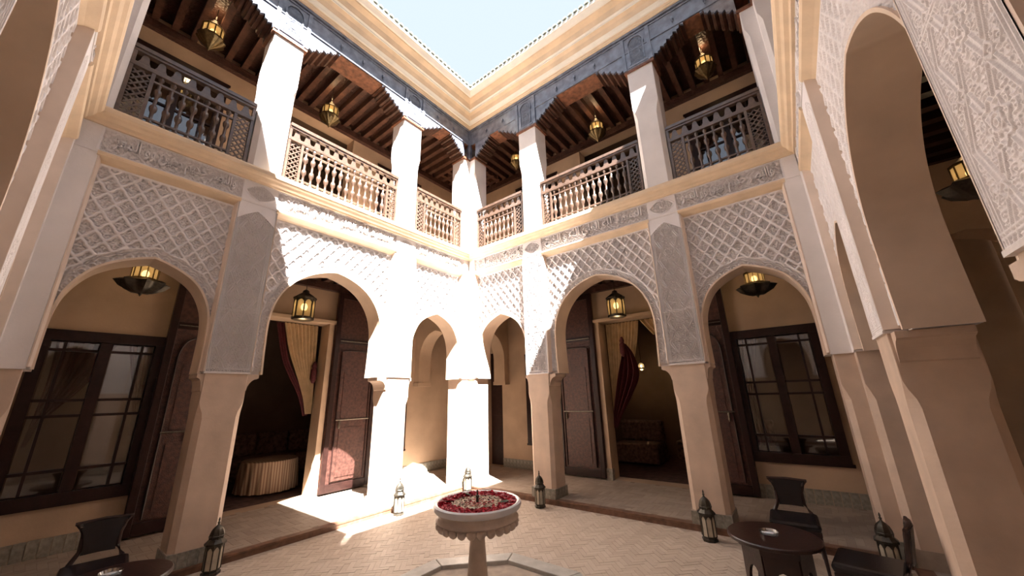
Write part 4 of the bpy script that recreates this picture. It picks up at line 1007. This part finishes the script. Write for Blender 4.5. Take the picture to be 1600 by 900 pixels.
# ------------------------------------------------------------------ chairs, tables, ashtrays
def chair(loc, rz, label):
    r = empty('leather_chair', loc, rz); tag(r, label, 'chair', 'low black leather chairs')   # faces local +y
    o = box('seat', (-.205, .205, -.19, .22, .355, .425), M['leather'], r, .028)
    box('seat_frame', (-.20, .20, -.185, .21, .315, .362), M['chairwood'], r, .008)
    for sx in (-1, 1):
        MB().tube([(sx*.175, .185, .34), (sx*.18, .195, .2), (sx*.185, .205, 0)], [.022, .018, .013], 8).build('leg', M['chairwood'], r, True)
        MB().tube([(sx*.165, -.16, .34), (sx*.17, -.19, .2), (sx*.18, -.25, 0)], [.022, .018, .014], 8).build('leg', M['chairwood'], r, True)
        MB().tube([(sx*.185, -.16, .34), (sx*.155, -.185, .42), (sx*.112, -.21, .50), (sx*.112, -.225, .60), (sx*.135, -.235, .68), (sx*.165, -.245, .715)], [.02, .019, .017, .017, .018, .016], 8).build('back_post', M['chairwood'], r, True)
    # concave-sided leather back
    mb = MB(); rings = []
    for z, hw in ((.475,.104),(.50,.100),(.56,.102),(.63,.116),(.69,.146),(.715,.158)):
        y = -.205 - .04*(z-.475)/.24
        rings.append([(-hw, y+.02, z), (0, y+.004, z), (hw, y+.02, z), (hw, y-.018, z), (0, y-.034, z), (-hw, y-.018, z)])
    mb.loft(rings); o = mb.build('backrest', M['leather'], r, True)
    MB().tube([(-.178,-.238,.715), (0,-.262,.722), (.178,-.238,.715)], .014, 8).build('top_rail', M['chairwood'], r, True)
    return r
chair((5.03, -.42, 0), PI + .05, 'black leather chair behind the round dark table, below the rightmost window')
chair((5.52, -1.37, 0), PI/2 - .15, 'black leather chair turned sideways at the bottom right corner')
chair((.47, -4.83, 0), -PI/2 - .12, 'black leather chair at the bottom left below the wide window')
def table(loc, h, R, label, rz=0):
    r = empty('side_table', loc, rz); tag(r, label, 'table', 'round dark wooden side tables')
    MB().lathe([(R-.02,h-.035),(R,h-.028),(R,h-.008),(R-.008,h),(.004,h)], 48, cap=True).build('table_top', M['chairwood'], r, True)
    MB().lathe([(R*.78,h-.10),(R*.80,h-.034)], 6).build('apron', M['chairwood'], r)
    rr_ = R*.70; sd = rr_*.98
    for k in range(6):
        a = sd/2; z1 = h - .06; ap = a*.62
        out = [(-a,0),(-ap,0)] + [(-ap, .10)] + [(-ap*1.1*math.cos(t), .12 + .16*math.sin(t)) for t in np.linspace(.1, PI-.1, 9)] + [(ap, .10),(ap,0),(a,0),(a,z1),(-a,z1)]
        me = MB().prism([(x, z) for x, z in out], -.012, .012).mesh('leg_panel', M['chairwood'])
        put('leg_panel', me, r, Matrix.Rotation(k*PI/3, 4, 'Z') @ Matrix.Translation((0, rr_*math.cos(PI/6) - .0, 0)))
    return r
table((4.92, -1.33, 0), .485, .34, 'round dark wooden table with arched legs in front of the right chair', .2)
table((1.05, -4.79, 0), .455, .34, 'round dark wooden table cut off by the bottom left edge', .1)
def ashtray(loc, label):
    r = empty('ashtray', loc); tag(r, label, 'ashtray', 'glass ashtrays')
    MB().lathe([(.045,0),(.062,.004),(.070,.03),(.066,.034),(.056,.014),(.004,.010)], 24, rmod=lambda a, z: 1 + .03*math.cos(6*a)).build('dish', M['ashglass'], r, True)
    MB().lathe([(.052,.010),(.055,.013),(.004,.014)], 20).build('ash_liner', M['rim'], r)
ashtray((4.90, -1.36, .485), 'glass ashtray on the right-hand table'); ashtray((.98, -4.80, .455), 'glass ashtray on the left-hand table')
